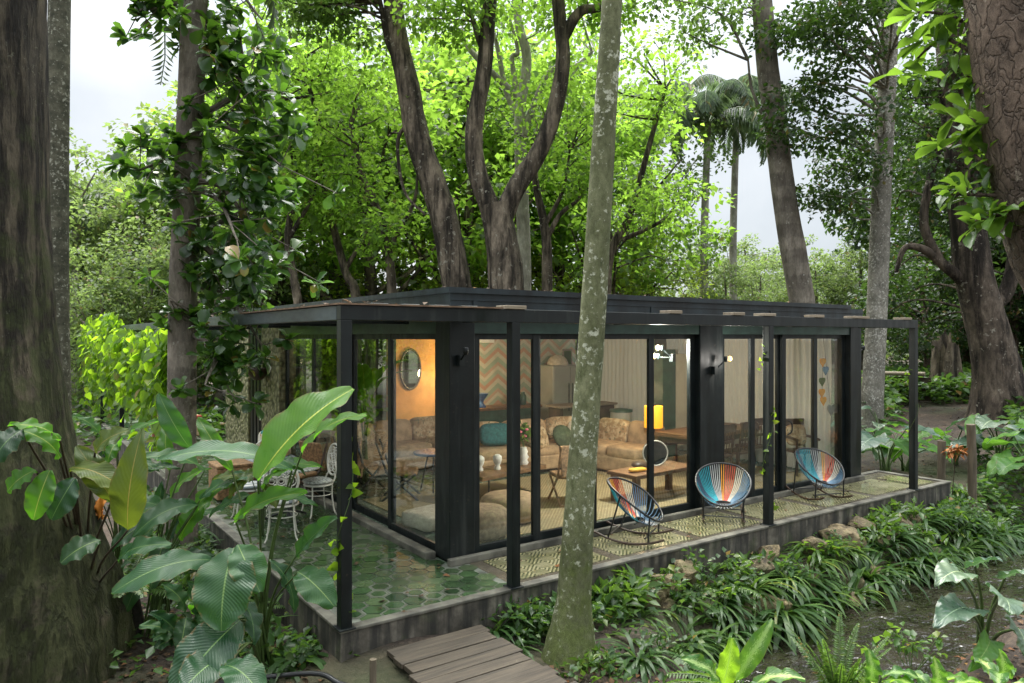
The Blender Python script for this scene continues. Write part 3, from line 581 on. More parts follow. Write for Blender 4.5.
# rear glazing, rear wall, end wall glazing
for a, c in ((2.1, 3.4), (3.36, 4.66), (4.62, 6.0), (5.96, 7.4)): panel(a, BY1 - .1, c, BY1 - .1)
b = MB(); b.span((6.35, 9.0, FZ), (10.3, 9.12, 2.80)); part(b, 'chevron_wall', M['chevron'])
b = MB(); b.span((4.75, 9.0, FZ), (6.34, 9.12, 2.80)); part(b, 'ochre_wall', M['orangewall'])
for a, c in ((1.4, 3.3), (3.28, 5.2), (5.18, 7.1), (7.08, 9.0)): panel(BX1 - .06, a, BX1 - .06, c)
# wall lamps (lit)
def sconce(p, d, mat=M['steel'], n=2, watts=9, label='', parent_name='wall_lamp'):
    o = thing('wall_lamp', p, label, 'lamp'); b = MB(); d = np.array(d, float); b.box((0, 0, 0), (.07, .07, .12)); b.build('mount', M['steel'], o)
    for k in range(n):
        e = d * (.22 + .02 * k) + np.array([0, 0, .10 - .14 * k]) + np.cross(d, (0, 0, 1)) * (.10 * k)
        b = MB(); b.bar((0, 0, 0), e, .012); b.lathe([(.02, -.03), (.032, 0), (.032, .05), (.02, .055)], e, 12); b.build('arm', M['steel'], o)
        if watts: q = MB(); q.lathe([(.008, -.04), (.026, -.025), (.032, 0), (.024, .03), (.008, .04)], e + d * .075, 12); q.build('bulb', M['bulb'], o)
    if watts:
        l = bpy.data.lights.new('bulb_light', 'POINT'); l.energy = watts; l.color = (1, .95, .87); l.shadow_soft_size = .06; lo = bpy.data.objects.new('bulb_light', l); link(lo, o); lo.location = d * .42 + np.array([0, -.05 if d[1] else 0, .05])
    return o
sconce((6.02, 1.62, 2.28), (-.8, .25, .2), n=2, watts=60, label='brass two-bulb wall lamp glowing indoors on the middle column')
sconce((6.30, 1.04, 2.10), (.75, -.35, .25), n=1, watts=2, label='single lit bulb lamp outdoors on the middle column face')
sconce((1.86, 1.04, 2.33), (-.25, -.9, 0), n=1, watts=0, label='unlit black spotlight on the corner column under the pergola')
sconce((10.5, 1.2, 2.28), (.9, -.1, 0), n=1, watts=0, label='unlit black spotlight on the end column beside the grey trunk')

# ------------------------------------------------------------------ pergola
per = thing('steel_pergola', (0, 0, 0), 'black steel pergola of slim posts and beams along the terrace edge', 'pergola')
for x, y in ((0, 0), (1.85, 0), (6.17, 0), (10.2, 0), (0, 7.1), (0, 14.6), (0, 18.9)):
    b = MB(); b.box((x + .055, y + .055, 1.375), (.105, .105, 2.75)); b.box((x + .055, y + .055, .008), (.16, .16, .016)); b.build('post', M['steel'], per, bev=.005)
b = MB(); b.span((0, 0, 2.75), (10.305, .11, 2.885)); b.build('front_beam', M['steel'], per, bev=.005)
b = MB(); b.span((0, .111, 2.752), (.11, 22, 2.883)); b.build('side_beam', M['sidebeam'], per, bev=.005)
b = MB()
for y in (2.0, 4.2, 6.5, 9, 11.5, 14.6, 18.9): b.span((.111, y, 2.76), (1.69, y + .08, 2.86))
for x in (1.85, 4.2, 6.17, 8.2, 10.2): b.span((x, .111, 2.76), (x + .08, 1.0, 2.86))
b.build('cross_beam', M['steel'], per)
b = MB(); b.span((-.03, -.03, 2.887), (1.72, .14, 2.902)); b.span((-.03, .14, 2.887), (.2, 3.2, 2.902)); b.build('rusty_edge_plate', M['rust'], per)
b = MB()
for k in range(9): b.span((.2 + k * .165, .141, 2.888 + (k % 2) * .012), (.2 + k * .165 + .16, 9.0, 2.905 + (k % 2) * .012))
b.build('roof_sheet', M['sheet'], per)
for x, wd in ((1.76, .26), (4.2, .2), (5.4, .22), (6.05, .25), (7.25, .22), (8.3, .42), (9.8, .26)):
    b = MB(); b.span((x, -.02, 2.887), (x + wd, .17, 2.925)); b.build('timber_block', M['raft'], per, bev=.004)

# ------------------------------------------------------------------ interior
def curtain(x0, y0, x1, y1, zb, zt, label, folds=9, amp=.045):
    o = thing('curtain', (x0, y0, zb), label, 'curtain', 'linen curtains in the pavilion'); dx, dy = x1 - x0, y1 - y0; L = math.hypot(dx, dy); nn = np.array([-dy, dx, 0]) / L; n = folds * 8; V = []
    ph = random.random() * 6
    for k in range(2):
        for j, zz in enumerate(np.linspace(0, zt - zb, 6)):
            for i in range(n + 1):
                t = i / n; a = amp * (1 - .25 * j / 5) * math.sin(t * folds * 6.283 + ph + .5 * math.sin(t * 9)) + .02 * math.sin(j * 1.3 + t * 12)
                V.append(np.array([dx * t, dy * t, zz]) + nn * (a + k * .006))
    F = []; m = 6 * (n + 1)
    for k in range(2):
        for j in range(5):
            for i in range(n): q = k * m + j * (n + 1) + i; F.append((q, q + 1, q + n + 2, q + n + 1))
    np_mesh('cloth', V, F, M['curtain'], o, smooth=True); r = MB(); r.bar((0, 0, zt - zb + .02), (dx, dy, zt - zb + .02), .012); r.build('rod', M['steel'], o)
curtain(10.2, 1.5, 10.2, 2.55, .05, 2.62, 'cream linen curtain behind the dark wooden armchair', 8)
curtain(10.2, 2.6, 10.2, 4.3, .05, 2.62, 'cream linen curtain behind the end of the dining table', 12)
curtain(10.2, 4.5, 10.2, 5.6, .05, 2.62, 'narrow cream linen curtain beyond the dining table between two dark gaps', 8)
curtain(10.2, 6.1, 10.2, 8.7, .05, 2.62, 'wide pale linen curtain behind the green canister and sofa end', 18)
0 and curtain(8.3, 1.36, 9.0, 1.36, .05, 2.62, 'linen curtain gathered just behind the sliding door handle', 7, .035)
b = MB(); b.span((BX1 - .16, 5.66, FZ), (BX1 - .1, 6.05, 2.7)); part(b, 'dark_wall_strip', M['steel'])
rug = MB(); rug.span((2.2, 1.5, .031), (9.8, 4.6, .045)); tag(rug.build('rug', M['rug']), 'large tan woven rug under the coffee table and poufs', 'rug')
def std(name, loc, label, cat, rz=0, group=None): return thing(name, loc, label, cat, group, rz)
# sofa: long run facing the coffee table and a return
def sofa(loc, L, rz, label, backs=3, arm=(1, 1)):
    o = std('sofa', loc, label, 'sofa', rz); b = MB(); b.box((0, 0, .2), (L, .95, .28)); b.build('base', M['sofa'], o, bev=.04)
    for i in range(backs):
        w = L / backs; b = MB(); b.pillow((-L / 2 + w * (i + .5), -.05, .42), (w * .99, .85, .22), e=.25); b.build('seat_cushion', M['sofa'], o)
        b = MB(); b.pillow((-L / 2 + w * (i + .5), .36, .68), (w * .98, .28, .52), tilt=-.15, e=.35, nz=.01); b.build('back_cushion', M['floral'] if i % 2 == 0 else M['sofa'], o)
    for s, on in ((-1, arm[0]), (1, arm[1])):
        if on: b = MB(); b.pillow((s * (L / 2 + .1), -.02, .38), (.28, .98, .5), e=.3); b.build('arm', M['sofa'], o)
    return o
sofa((6.0, 5.2, FZ), 3.0, R(-6), 'long tan sofa with patterned back cushions facing the coffee table', 3, (0, 1))
sofa((3.9, 6.6, FZ), 2.6, R(8), 'tan sofa section deep in the room behind the folding chairs', 3, (1, 0))
sofa((7.3, 4.15, FZ), 1.5, R(-80), 'tan sofa return beside the amber lamp', 2, (0, 0))
def cushion(name, loc, d, mat, label, rz=0, tilt=0, e=.45):
    o = MB(); o.pillow((0, 0, 0), d, rz, 0, tilt, e); q = o.build(name, mat); q.location = loc; tag(q, label, 'cushion'); return q
cushion('cushion', (5.1, 5.15, .78), (.62, .2, .42), M['teal'], 'teal cushion on the long tan sofa near the kitchen', R(-20), -.4)
cushion('cushion', (6.4, 4.75, .69), (.46, .46, .24), M['greenvelvet'], 'round dark green velvet cushion on the long sofa', 0, 1.1, .9)
cushion('cushion', (5.85, 4.85, .68), (.5, .18, .45), M['floral'], 'flowered beige cushion next to the round green cushion', R(10), -.35)
cushion('cushion', (6.95, 4.9, .74), (.5, .18, .42), M['creamcloth'], 'plain cream cushion at the corner of the long sofa', R(-30), -.3)
# coffee table with objects
ct = std('coffee_table', (4.15, 3.55, FZ), 'dark wood slab coffee table on black metal frame legs', 'table', R(12))
b = MB(); b.box((0, 0, .42), (1.5, .62, .07)); b.build('tabletop', M['wood'], ct, bev=.01)
for s in (-.55, .55):
    b = MB()
    for a, c in (((s, -.25, .0), (s, -.25, .385)), ((s, .25, 0), (s, .25, .385)), ((s, -.25, .012), (s, .25, .012)), ((s, -.25, .375), (s, .25, .375))): b.bar(a, c, .014, 6)
    b.build('leg', M['steel'], ct)
for i, (dx, dy) in enumerate(((-.42, .05), (-.12, .0))):
    o = MB(); o.lathe([(.05, 0), (.055, .03), (.035, .06), (.06, .11), (.075, .16), (.07, .21), (.03, .24)], n=14); q = o.build('figurine', M['whitepot']); q.location = (4.15 + dx, 3.5 + dy, FZ + .456); tag(q, ('small white skull-like figurine on the coffee table end', 'white figurine standing beside the book on the coffee table')[i], 'figurine')
va = std('flower_vase', (4.62, 3.6, FZ + .456), 'white ribbed vase of pink flowers on the coffee table', 'vase'); o = MB(); o.lathe([(.06, 0), (.085, .04), (.06, .08), (.09, .13), (.06, .18), (.075, .22), (.05, .27), (.055, .29)], n=16); o.build('vase', M['whitepot'], va)
C = rng.normal(size=(60, 3)) * .07 + np.array([0, 0, .5]); Vl, Fl = leaf_arrays(C, rand_dirs(60) + [0, 0, .6], rand_dirs(60), .14, .04); np_mesh('leaf_sprays', Vl, Fl, M['lf_mid'], va)
o = MB()
for k in range(6): o.bar((0, 0, .28), tuple(rng.normal(size=3) * .07 + [0, 0, .55]), .004, 5)
o.build('stems', M['stem'], va); o = MB()
for k in range(7): o.pillow(tuple(rng.normal(size=3) * [.09, .09, .05] + [0.02, 0, .55]), (.07, .07, .05), e=1)
o.build('blossoms', M['flower'], va)
for i, (x, y, r, h, m, l) in enumerate(((2.62, 1.75, .36, .36, 'pouf', 'round grey-tan pouf behind the glass next to the corner column'), (3.35, 2.2, .42, .36, 'sofa', 'larger round tan pouf between the window and the coffee table'))):
    o = MB(); o.lathe([(r * .7, 0), (r * .96, .05), (r, h * .5), (r * .95, h * .85), (r * .75, h), (r * .2, h * 1.02)], n=28); q = o.build('floor_pouf', M[m]); q.location = (x, y, .045); tag(q, l, 'pouf')
o = MB(); o.pillow((0, 0, .11), (.62, .62, .22), e=.28, nz=.008); q = o.build('floor_cushion', M['creamcloth']); q.location = (2.3, 2.55, .045); q.rotation_euler = (0, 0, .2); tag(q, 'square cream tufted floor cushion behind the side glass', 'cushion')
# rattan X chair
def xchair(loc, rz, label, mat, seatm, name='rattan_chair'):
    o = std(name, loc, label, 'chair', rz); b = MB()
    for s in (-.26, .26):
        b.bar((s, -.3, 0), (s, .22, .48), .018); b.bar((s, .3, 0), (s, -.24, .42), .018)
    b.bar((-.26, -.24, .42), (.26, -.24, .42), .016); b.bar((-.26, .3, .02), (.26, .3, .02), .014); b.build('frame', mat, o)
    b = MB(); b.pillow((0, -.02, .43), (.54, .5, .07), e=.3); b.build('seat', seatm, o); b = MB(); b.box((0, .28, .68), (.52, .04, .48), tilt=.25); b.build('backrest', seatm, o, bev=.02)
    b = MB()
    for s in (-.27, .27): b.bar((s, .2, .46), (s, .36, .92), .017)
    b.build('back_frame', mat, o)
xchair((4.75, 2.55, .045), R(160), 'light rattan chair with crossed legs seen through the front glass', M['rattan'], M['wicker'])
xchair((2.75, 4.35, .03), R(60), 'folding chair with woven seat nearest the side glass', M['steel'], M['wicker'], 'folding_chair')
xchair((2.5, 5.35, .03), R(110), 'second folding woven chair further back beside the side glass', M['steel'], M['wicker'], 'folding_chair')
rt = std('round_side_table', (3.45, 4.55, .03), 'small blue-topped round table inside near the folding chairs', 'table'); o = MB(); o.lathe([(.33, .62), (.34, .64), (.33, .66)], n=26); o.build('tabletop', M['bluepot'], rt); o = MB()
for k in range(3): a = k * 2.1; o.bar((.25 * math.cos(a), .25 * math.sin(a), 0), (.1 * math.cos(a), .1 * math.sin(a), .62), .014)
o.build('legs', M['steel'], rt)
# kitchen
kc = std('kitchen_counter', (7.3, 8.3, FZ), 'green kitchen counter with wooden top before the chevron wall', 'counter'); o = MB(); o.span((-1.0, -.3, 0), (1.0, .3, .86)); o.build('cabinet', M['counter'], kc); o = MB(); o.span((-1.05, -.36, .861), (1.05, .32, .92)); o.build('worktop', M['wood'], kc)
ki = std('kitchen_island', (8.9, 7.1, FZ), 'narrow island bar with pale top and dark legs', 'counter', R(0)); o = MB(); o.span((-.9, -.28, .93), (.9, .28, .98)); o.build('top', M['raft'], ki, bev=.005); o = MB()
for sx_ in (-.8, .8): o.span((sx_ - .04, -.22, 0), (sx_ + .04, .22, .929))
o.build('legs', M['darkwood'], ki); o = MB(); o.span((-.74, -.2, .3), (.74, .2, .34)); o.build('shelf', M['darkwood'], ki)
fr = std('refrigerator', (9.35, 8.45, FZ), 'tall grey refrigerator at the end of the chevron wall', 'refrigerator'); o = MB(); o.span((-.55, -.36, 0), (.5, .36, 1.85)); o.build('body', M['fridge'], fr, bev=.02); o = MB(); o.span((-.53, -.385, .05), (-.02, -.361, 1.82)); o.build('door', M['fridge'], fr, bev=.008); o = MB(); o.span((0.0, -.385, .05), (.48, -.361, 1.82)); o.build('door', M['fridge'], fr, bev=.008); o = MB(); o.bar((-.07, -.41, .7), (-.07, -.41, 1.4), .012); o.bar((.05, -.41, .7), (.05, -.41, 1.4), .012); o.build('handle', M['steel'], fr)
o = MB(); o.lathe([(.27, 0), (.275, .04), (.24, .14), (.16, .22), (.05, .26)], n=24); q = o.build('dome_bowl', M['creamcloth']); q.location = (9.2, 8.4, FZ + 1.853); tag(q, 'pale upturned dome bowl on top of the refrigerator', 'bowl')
pf = std('picture_frame', (10.0, 8.985, 2.05), 'small gilt framed green picture beside the refrigerator', 'picture'); o = MB(); o.box((0, 0, 0), (.34, .03, .46)); o.build('frame', M['raft'], pf, bev=.006); o = MB(); o.box((0, -.019, 0), (.24, .006, .36)); o.build('canvas', M['lf_mid'], pf)
o = MB(); o.lathe([(.10, 0), (.12, .02), (.05, .10), (.06, .16), (.16, .30), (.17, .33)], n=16); q = o.build('blue_pot', M['bluepot']); q.location = (6.75, 8.2, FZ + .921); tag(q, 'flared blue pot standing on the wooden kitchen worktop', 'pot')
for i, (x, l) in enumerate(((7.7, 'dark glass jar on the kitchen worktop beside the post'), (7.95, 'squat green jar at the end of the kitchen worktop'))):
    o = MB(); o.lathe([(.07, 0), (.09, .03), (.09, .22), (.05, .27), (.05, .31)], n=14); q = o.build('jar', M['counter' if i else 'steel']); q.location = (x, 8.2, FZ + .921); tag(q, l, 'jar')
o = MB(); o.span((-.42, -.1, -.14), (.42, .1, .14)); q = o.build('air_conditioner', M['whitepot'], bev=.02); q.location = (7.1, 8.88, 2.6); tag(q, 'white air conditioner high on the chevron wall', 'air conditioner')
mi = std('oval_mirror', (5.3, 8.97, 1.85), 'tall oval mirror on the ochre wall', 'mirror'); o = MB(); a = np.linspace(0, 6.283, 40, endpoint=False); o.tube(np.stack([.26 * np.cos(a), 0 * a, .46 * np.sin(a)], -1), .025, 8, closed=True); o.build('rim', M['darkwood'], mi)
mv = [(0, 0, 0)] + [(.26 * math.cos(t), 0, .46 * math.sin(t)) for t in a]; o = MB(); o.add(mv, [(0, i + 1, (i + 1) % 40 + 1) for i in range(40)]); o.build('mirror_glass', M['mirror'], mi)
hl = std('hanging_lamp', (6.05, 8.5, 1.75), 'lit cluster lamp hanging before the ochre wall', 'lamp'); o = MB(); o.bar((0, 0, .1), (0, 0, .8), .006, 6); o.build('cord', M['steel'], hl); o = MB()
for k in range(5): o.lathe([(.01, -.035), (.028, -.015), (.028, .015), (.01, .035)], (.12 * math.cos(k * 1.26), .12 * math.sin(k * 1.26), .02 * k), 10)
o.build('bulb', M['bulb'], hl); l = bpy.data.lights.new('lamp_light', 'POINT'); l.energy = 16; l.color = (1, .74, .42); l.shadow_soft_size = .18; lo = bpy.data.objects.new('lamp_light', l); link(lo, hl); lo.location = (0, -.2, -.05)
# low table with gramophone-like drum, amber lamp, dining set
lt = std('low_wood_table', (6.05, 2.05, .045), 'low brown wooden bench table behind the first rocking chair', 'table', R(4)); o = MB(); o.box((0, 0, .44), (1.5, .6, .06)); o.build('tabletop', M['wood'], lt, bev=.008)
for s in (-.66, .66):
    for q in (-.22, .22): o = MB(); o.box((s, q, .205), (.09, .09, .41)); o.build('leg', M['wood'], lt)
dr = std('round_drum', (6.2, 2.15, .52), 'black round drum with pale rim standing on the low wooden table', 'drum', R(-35)); o = MB(); a = np.linspace(0, 6.283, 32, endpoint=False)
o.tube(np.stack([.2 * np.cos(a), 0 * a, .2 + .2 * np.sin(a)], -1), .012, 8, closed=True); o.build('rim', M['fridge'], dr); o = MB(); o.add([(.19 * math.cos(t), y, .2 + .19 * math.sin(t)) for y in (0, .12) for t in a], [tuple(range(32)), tuple(range(32, 64))[::-1]] + [(i, (i + 1) % 32, 32 + (i + 1) % 32, 32 + i) for i in range(32)]); o.build('shell', M['steel'], dr)
o = MB(); o.pillow((0, 0, .03), (.32, .14, .06), e=.5); q = o.build('yellow_cloth', pm('mustard_cloth', (.6, .33, .03), .8, .2)); q.location = (5.6, 1.95, .518); tag(q, 'folded mustard yellow cloth on the low wooden table', 'cloth')
o = MB(); o.pillow((0, 0, .05), (.3, .2, .12), e=.8); q = o.build('dark_basket', M['darkwood']); q.location = (5.88, 2.18, .518); tag(q, 'dark shallow basket between the mustard cloth and the drum', 'basket')
am = std('amber_lamp', (7.62, 3.55, FZ), 'glowing amber drum shade lamp beside the dining table', 'lamp'); o = MB(); o.lathe([(.14, 0), (.14, .02), (.03, .05), (.025, .9), (.02, 1.0)], n=14); o.build('stand', M['darkwood'], am); o = MB(); o.lathe([(.17, .86), (.175, .87), (.175, 1.26), (.17, 1.27)], n=28); o.build('lamp_shade', M['ambershade'], am); o = MB(); o.lathe([(.05, 1.271), (.05, 1.30), (.02, 1.34)], n=10); o.build('finial', M['steel'], am)
l = bpy.data.lights.new('lamp_light', 'POINT'); l.energy = 9; l.color = (1, .72, .4); l.shadow_soft_size = .2; lo = bpy.data.objects.new('lamp_light', l); link(lo, am); lo.location = (-.1, -.1, 1.55)
dt = std('dining_table', (8.75, 3.15, FZ), 'heavy dark wooden dining table before the linen curtains', 'table', R(8)); o = MB(); o.box((0, 0, .76), (2.3, .95, .08)); o.build('tabletop', M['wood'], dt, bev=.01); o = MB(); o.box((0, 0, .66), (2.1, .8, .10)); o.build('apron', M['darkwood'], dt)
for s in (-1, 1):
    for q in (-.36, .36): o = MB(); o.lathe([(.05, 0), (.06, .1), (.04, .3), (.065, .5), (.065, .6)], (s, q, 0), 10); o.build('leg', M['darkwood'], dt)
def wchair(loc, rz, label, arms=False, cush=None, rock=False):
    o = std('wooden_chair', loc, label, 'chair', rz); b = MB(); b.box((0, 0, .45), (.46, .44, .05)); b.build('seat', M['darkwood'], o, bev=.01)
    for s in (-.2, .2):
        b = MB(); b.bar((s, -.19, 0), (s, -.19, .45 if not arms else .68), .02); b.build('leg', M['darkwood'], o); b = MB(); b.tube(smooth_path([(s, .21, 0), (s, .2, .45), (s, .29, 1.0)]), .021, 8); b.build('leg', M['darkwood'], o)
        if arms: b = MB(); b.tube(smooth_path([(s * 1.1, -.24, .68), (s * 1.12, 0, .7), (s * 1.05, .24, .7)]), .026, 8); b.build('armrest', M['darkwood'], o)
    b = MB(); b.box((0, .27, .95), (.44, .03, .14), tilt=.15); b.box((0, .24, .7), (.4, .025, .05))
    for k in range(5 if not cush else 0): b.bar((-.15 + .075 * k, .22, .5), (-.15 + .075 * k, .265, .9), .009, 6)
    b.build('backrest', M['darkwood'], o)
    if cush: b = MB(); b.pillow((0, .17, .72), (.4, .12, .4), tilt=-.15); q = b.build('cushion', cush); q.location = loc; q.rotation_euler = (0, 0, rz); tag(q, 'brown patterned cushion leaning in the dark wooden armchair', 'cushion')
    return o
wchair((8.05, 2.45, FZ), R(185), 'dark wooden dining chair at the near side behind the middle column')
wchair((8.75, 2.5, FZ), R(176), 'dark slatted dining chair tucked under the table centre')
wchair((9.5, 2.75, FZ), R(170), 'dark dining chair at the table end by the curtain')
wchair((8.4, 4.05, FZ), R(4), 'dark dining chair on the far side of the table')
wchair((9.75, 1.85, FZ), R(-25), 'dark wooden armchair behind the end window with hanging hearts', True, M['floral'])
bk = std('tall_cabinet', (9.3, 4.9, FZ), 'black narrow sculpture cabinet beyond the dining table', 'cabinet'); o = MB(); o.span((-.2, -.2, 0), (.2, .2, 2.3)); o.build('body', M['counter'], bk); o = MB(); o.span((.22, -.15, .2), (.62, .1, 2.2)); o.build('cream_door', M['plaster'], bk)
cn = std('canister', (8.55, 5.4, FZ), 'grey lidded canister stand behind the sofa end', 'canister'); o = MB(); o.lathe([(.22, 0), (.24, .5), (.23, .95)], n=20); o.build('body', M['fridge'], cn); o = MB(); o.lathe([(.25, .951), (.25, 1.0), (.05, 1.03)], n=20); o.build('lid', M['counter'], cn)
# hearts mobile
mo = std('heart_mobile', (9.72, 1.38, 2.6), 'string of coloured hearts hanging in the end window', 'mobile'); o = MB(); o.bar((0, 0, 0), (-.05, 0, -1.15), .003, 5); o.bar((0, 0, 0), (.22, 0, -1.25), .003, 5); o.build('string', M['steel'], mo)
for k, (dx, dz, m) in enumerate(((-.02, -.45, 's_orange'), (.07, -.6, 's_blue'), (-.04, -.8, 'lf_mid'), (-.05, -1.0, 's_orange'), (.0, -1.15, 's_orange'), (.24, -1.32, 'fridge'))):
    t = np.linspace(0, 6.283, 24, endpoint=False); hx = .0055 * 16 * np.sin(t) ** 3; hz = .0055 * (13 * np.cos(t) - 5 * np.cos(2 * t) - 2 * np.cos(3 * t) - np.cos(4 * t)); o = MB(); s = 1.35 if k == 5 else 1
    o.add([(dx + x * s, y, dz + z * s) for y in (-.012, .012) for x, z in zip(hx, hz)], [tuple(range(24)), tuple(range(24, 48))[::-1]] + [(i, (i + 1) % 24, 24 + (i + 1) % 24, 24 + i) for i in range(24)]); o.build('heart', M[m], mo)

# ------------------------------------------------------------------ terrace furniture
SECT = ((180, 's_navy'), (160, 's_teal'), (122, 's_grey'), (98, 's_orange'), (84, 's_red'), (58, 's_cream'), (34, 's_blue'))
def rocker(loc, rz, label, shift=0):
    o = thing('rocking_chair', loc, label, 'chair', 'string rocking chairs on the terrace', rz)
    a = np.linspace(0, 2 * math.pi, 48, endpoint=False)
    H = lambda t: np.stack([.375 * np.cos(t) * (1 - .06 * np.sin(t)), .35 * np.sin(t), .545 + .235 * np.sin(t) + .03 * np.cos(2 * t)], -1)
    I = lambda t: np.stack([.10 * np.cos(t), -.06 + .055 * np.sin(t), .262 + 0 * t + .01 * np.sin(t)], -1)
    b = MB(); b.tube(H(a), .014, 8, closed=True); b.tube(I(a[::2]), .011, 6, closed=True); b.build('hoop', M['hose'], o)
    mats = ['s_navy', 's_teal', 's_grey', 's_orange', 's_red', 's_cream', 's_blue']; b = MB(); n = 66
    for k in range(n):
        t = 2 * math.pi * k / n; d = (math.degrees(t) + shift) % 360
        if d > 180 and k % 2: continue
        if d <= 180: m = [q for q, (lim, _) in enumerate(SECT) if d <= lim][-1]
        else: m = 1 if d < 215 else (0 if d < 250 else (2 if d < 300 else 6))
        p, q = H(np.array(t)), I(np.array(t)); mid = (p + q) / 2; out = np.array([math.cos(t), math.sin(t), 0]); mid = mid + out * .035 + np.array([0, 0, -.05])
        b.tube(smooth_path([p, mid, q], 7), .0058, 4, m, cap=False)
    b.build('string_web', [M[k] for k in mats], o)
    for s in (-1, 1):
        y = np.linspace(-.44, .46, 12); P = np.stack([0 * y + s * .27, y, .016 + .10 * (y / .45) ** 2], -1); b = MB(); b.tube(P, .015, 8); b.build('rocker', M['darkwood'], o)
        for y0, p in ((-.24, H(np.array(R(-48 if s > 0 else 228)))), (.27, H(np.array(R(14 if s > 0 else 166))))):
            b = MB(); b.bar((s * .27, y0, .03 + .1 * (y0 / .45) ** 2), p, .011); b.build('leg', M['hose'], o)
    b = MB(); b.bar((-.27, -.2, .10), (.27, -.2, .10), .009); b.bar((-.27, .24, .11), (.27, .24, .11), .009); b.bar((-.22, -.06, .25), (.22, -.06, .25), .009); b.build('crossbar', M['hose'], o)
    return o
rocker((4.2, .60, 0), R(30), 'string rocking chair seen from its side beside the lichen-spotted trunk', 10)
rocker((5.92, .58, 0), R(-50), 'string rocking chair with teal, orange and red bands before the middle column')
rocker((8.35, .62, 0), R(-18), 'string rocking chair before the curtained panes near the terrace end', 50)

def cafe_chair(loc, rz, label, cush='stripe'):
    o = thing('iron_chair', loc, label, 'chair', 'white iron chairs at the terrace table', rz)
    a = np.linspace(0, 2 * math.pi, 28, endpoint=False); ring = lambda r, c, sq=1: np.stack([r * np.cos(a), c[1] + 0 * a + .12 * (r * np.sin(a) * sq), c[2] + r * np.sin(a) * sq], -1)
    b = MB(); b.lathe([(.19, .425), (.215, .435), (.215, .445), (.19, .455)], n=24); b.tube(np.stack([.19 * np.cos(a), .19 * np.sin(a), .30 + 0 * a], -1), .008, 6, closed=True); b.build('seat', M['whitemetal'], o)
    for x, y in ((-.15, -.15), (.15, -.15), (-.15, .15), (.15, .15)):
        b = MB(); b.tube(smooth_path([(x * 1.35, y * 1.35, 0), (x * 1.15, y * 1.15, .07), (x * 1.0, y, .28), (x * 1.0, y, .43)], 9), .011, 7); b.build('leg', M['whitemetal'], o)
    b = MB(); c = (0, .24, .78); b.tube(ring(.21, c, 1.08), .016, 8, closed=True)
    for k in range(7):
        t = k * 2 * math.pi / 6; cx, cz, rr = (.115 * math.cos(t), .125 * math.sin(t), .068) if k < 6 else (0, 0, .06)
        b.tube(np.stack([cx + rr * np.cos(a), c[1] + .12 * (cz + rr * np.sin(a)), c[2] + cz + rr * np.sin(a)], -1), .009, 6, closed=True)
        b.tube(np.stack([cx + rr * .5 * np.cos(a), c[1] + .12 * (cz + rr * .5 * np.sin(a)), c[2] + cz + rr * .5 * np.sin(a)], -1), .007, 5, closed=True)
    for s in (-1, 1): b.tube(smooth_path([(s * .13, .15, .44), (s * .15, .19, .52), (s * .11, .22, .6)], 7), .012, 7)
    b.build('backrest', M['whitemetal'], o)
    b = MB(); b.pillow((0, -.01, .49), (.42, .42, .085), e=.75); b.build('seat_pad', M[cush], o); return o
cafe_chair((.52, 3.28, 0), R(160), 'white iron chair with scrolled round back turned to the viewer')
cafe_chair((.42, 4.5, 0), R(82), 'white iron chair with striped pad beside the wicker chest')
cafe_chair((1.36, 4.25, 0), R(-88), 'white iron chair seen edge-on beside the pergola corner post', 'mosaic')
cafe_chair((.95, 5.05, 0), R(8), 'white iron chair with striped pad behind the round table')
tt = thing('round_table', (.92, 4.2, 0), 'round white pedestal table among the white iron chairs', 'table'); b = MB(); b.lathe([(.40, .715), (.42, .72), (.42, .745), (.40, .75)], n=36); b.build('tabletop', M['mosaic'], tt); b = MB(); b.lathe([(.05, .05), (.03, .12), (.03, .6), (.12, .714)], n=14); b.build('pedestal', M['hose'], tt)
for k in range(3): a = k * 2.094 + .5; b = MB(); b.tube(smooth_path([(0, 0, .12), (.18 * math.cos(a), .18 * math.sin(a), .07), (.33 * math.cos(a), .33 * math.sin(a), .012)]), .018, 7); b.build('foot', M['hose'], tt)
db = thing('daybed', (1.25, 6.75, 0), 'low bench daybed with charcoal striped mattress on the tiled terrace', 'daybed'); b = MB(); b.span((-.4, -.98, .22), (.4, .98, .34)); b.build('frame', M['darkwood'], db, bev=.01)
for x in (-.34, .34):
    for y in (-.9, .9): b = MB(); b.span((x - .04, y - .04, 0), (x + .04, y + .04, .219)); b.build('leg', M['darkwood'], db)
for k in range(2): b = MB(); b.pillow((0, 0, .40 + .13 * k), (.8 - .03 * k, 1.94 - .1 * k, .15), e=.22); b.build('mattress', M['daystripe'], db)
cushion('pillow', (1.5, 7.0, .76), (.44, .18, .36), M['patch'], 'multicoloured patchwork pillow on the striped daybed', R(-25), -.35)
cushion('pillow', (1.45, 6.2, .74), (.46, .18, .38), M['creamcloth'], 'pale pillow on the striped daybed against the glass', R(60), -.3)
wc = thing('wicker_chest', (.62, 6.15, 0), 'square brown wicker chest beside the daybed', 'chest'); b = MB(); b.span((-.3, -.3, .03), (.3, .3, .52)); b.build('body', M['wicker'], wc, bev=.02); b = MB(); b.span((-.31, -.31, .522), (.31, .31, .57)); b.build('lid', M['wicker'], wc, bev=.015)
xchair((1.4, 5.25, 0), R(-70), 'brown wicker chair with high back against the side glass', M['darkwood'], M['wicker'], 'wicker_chair')
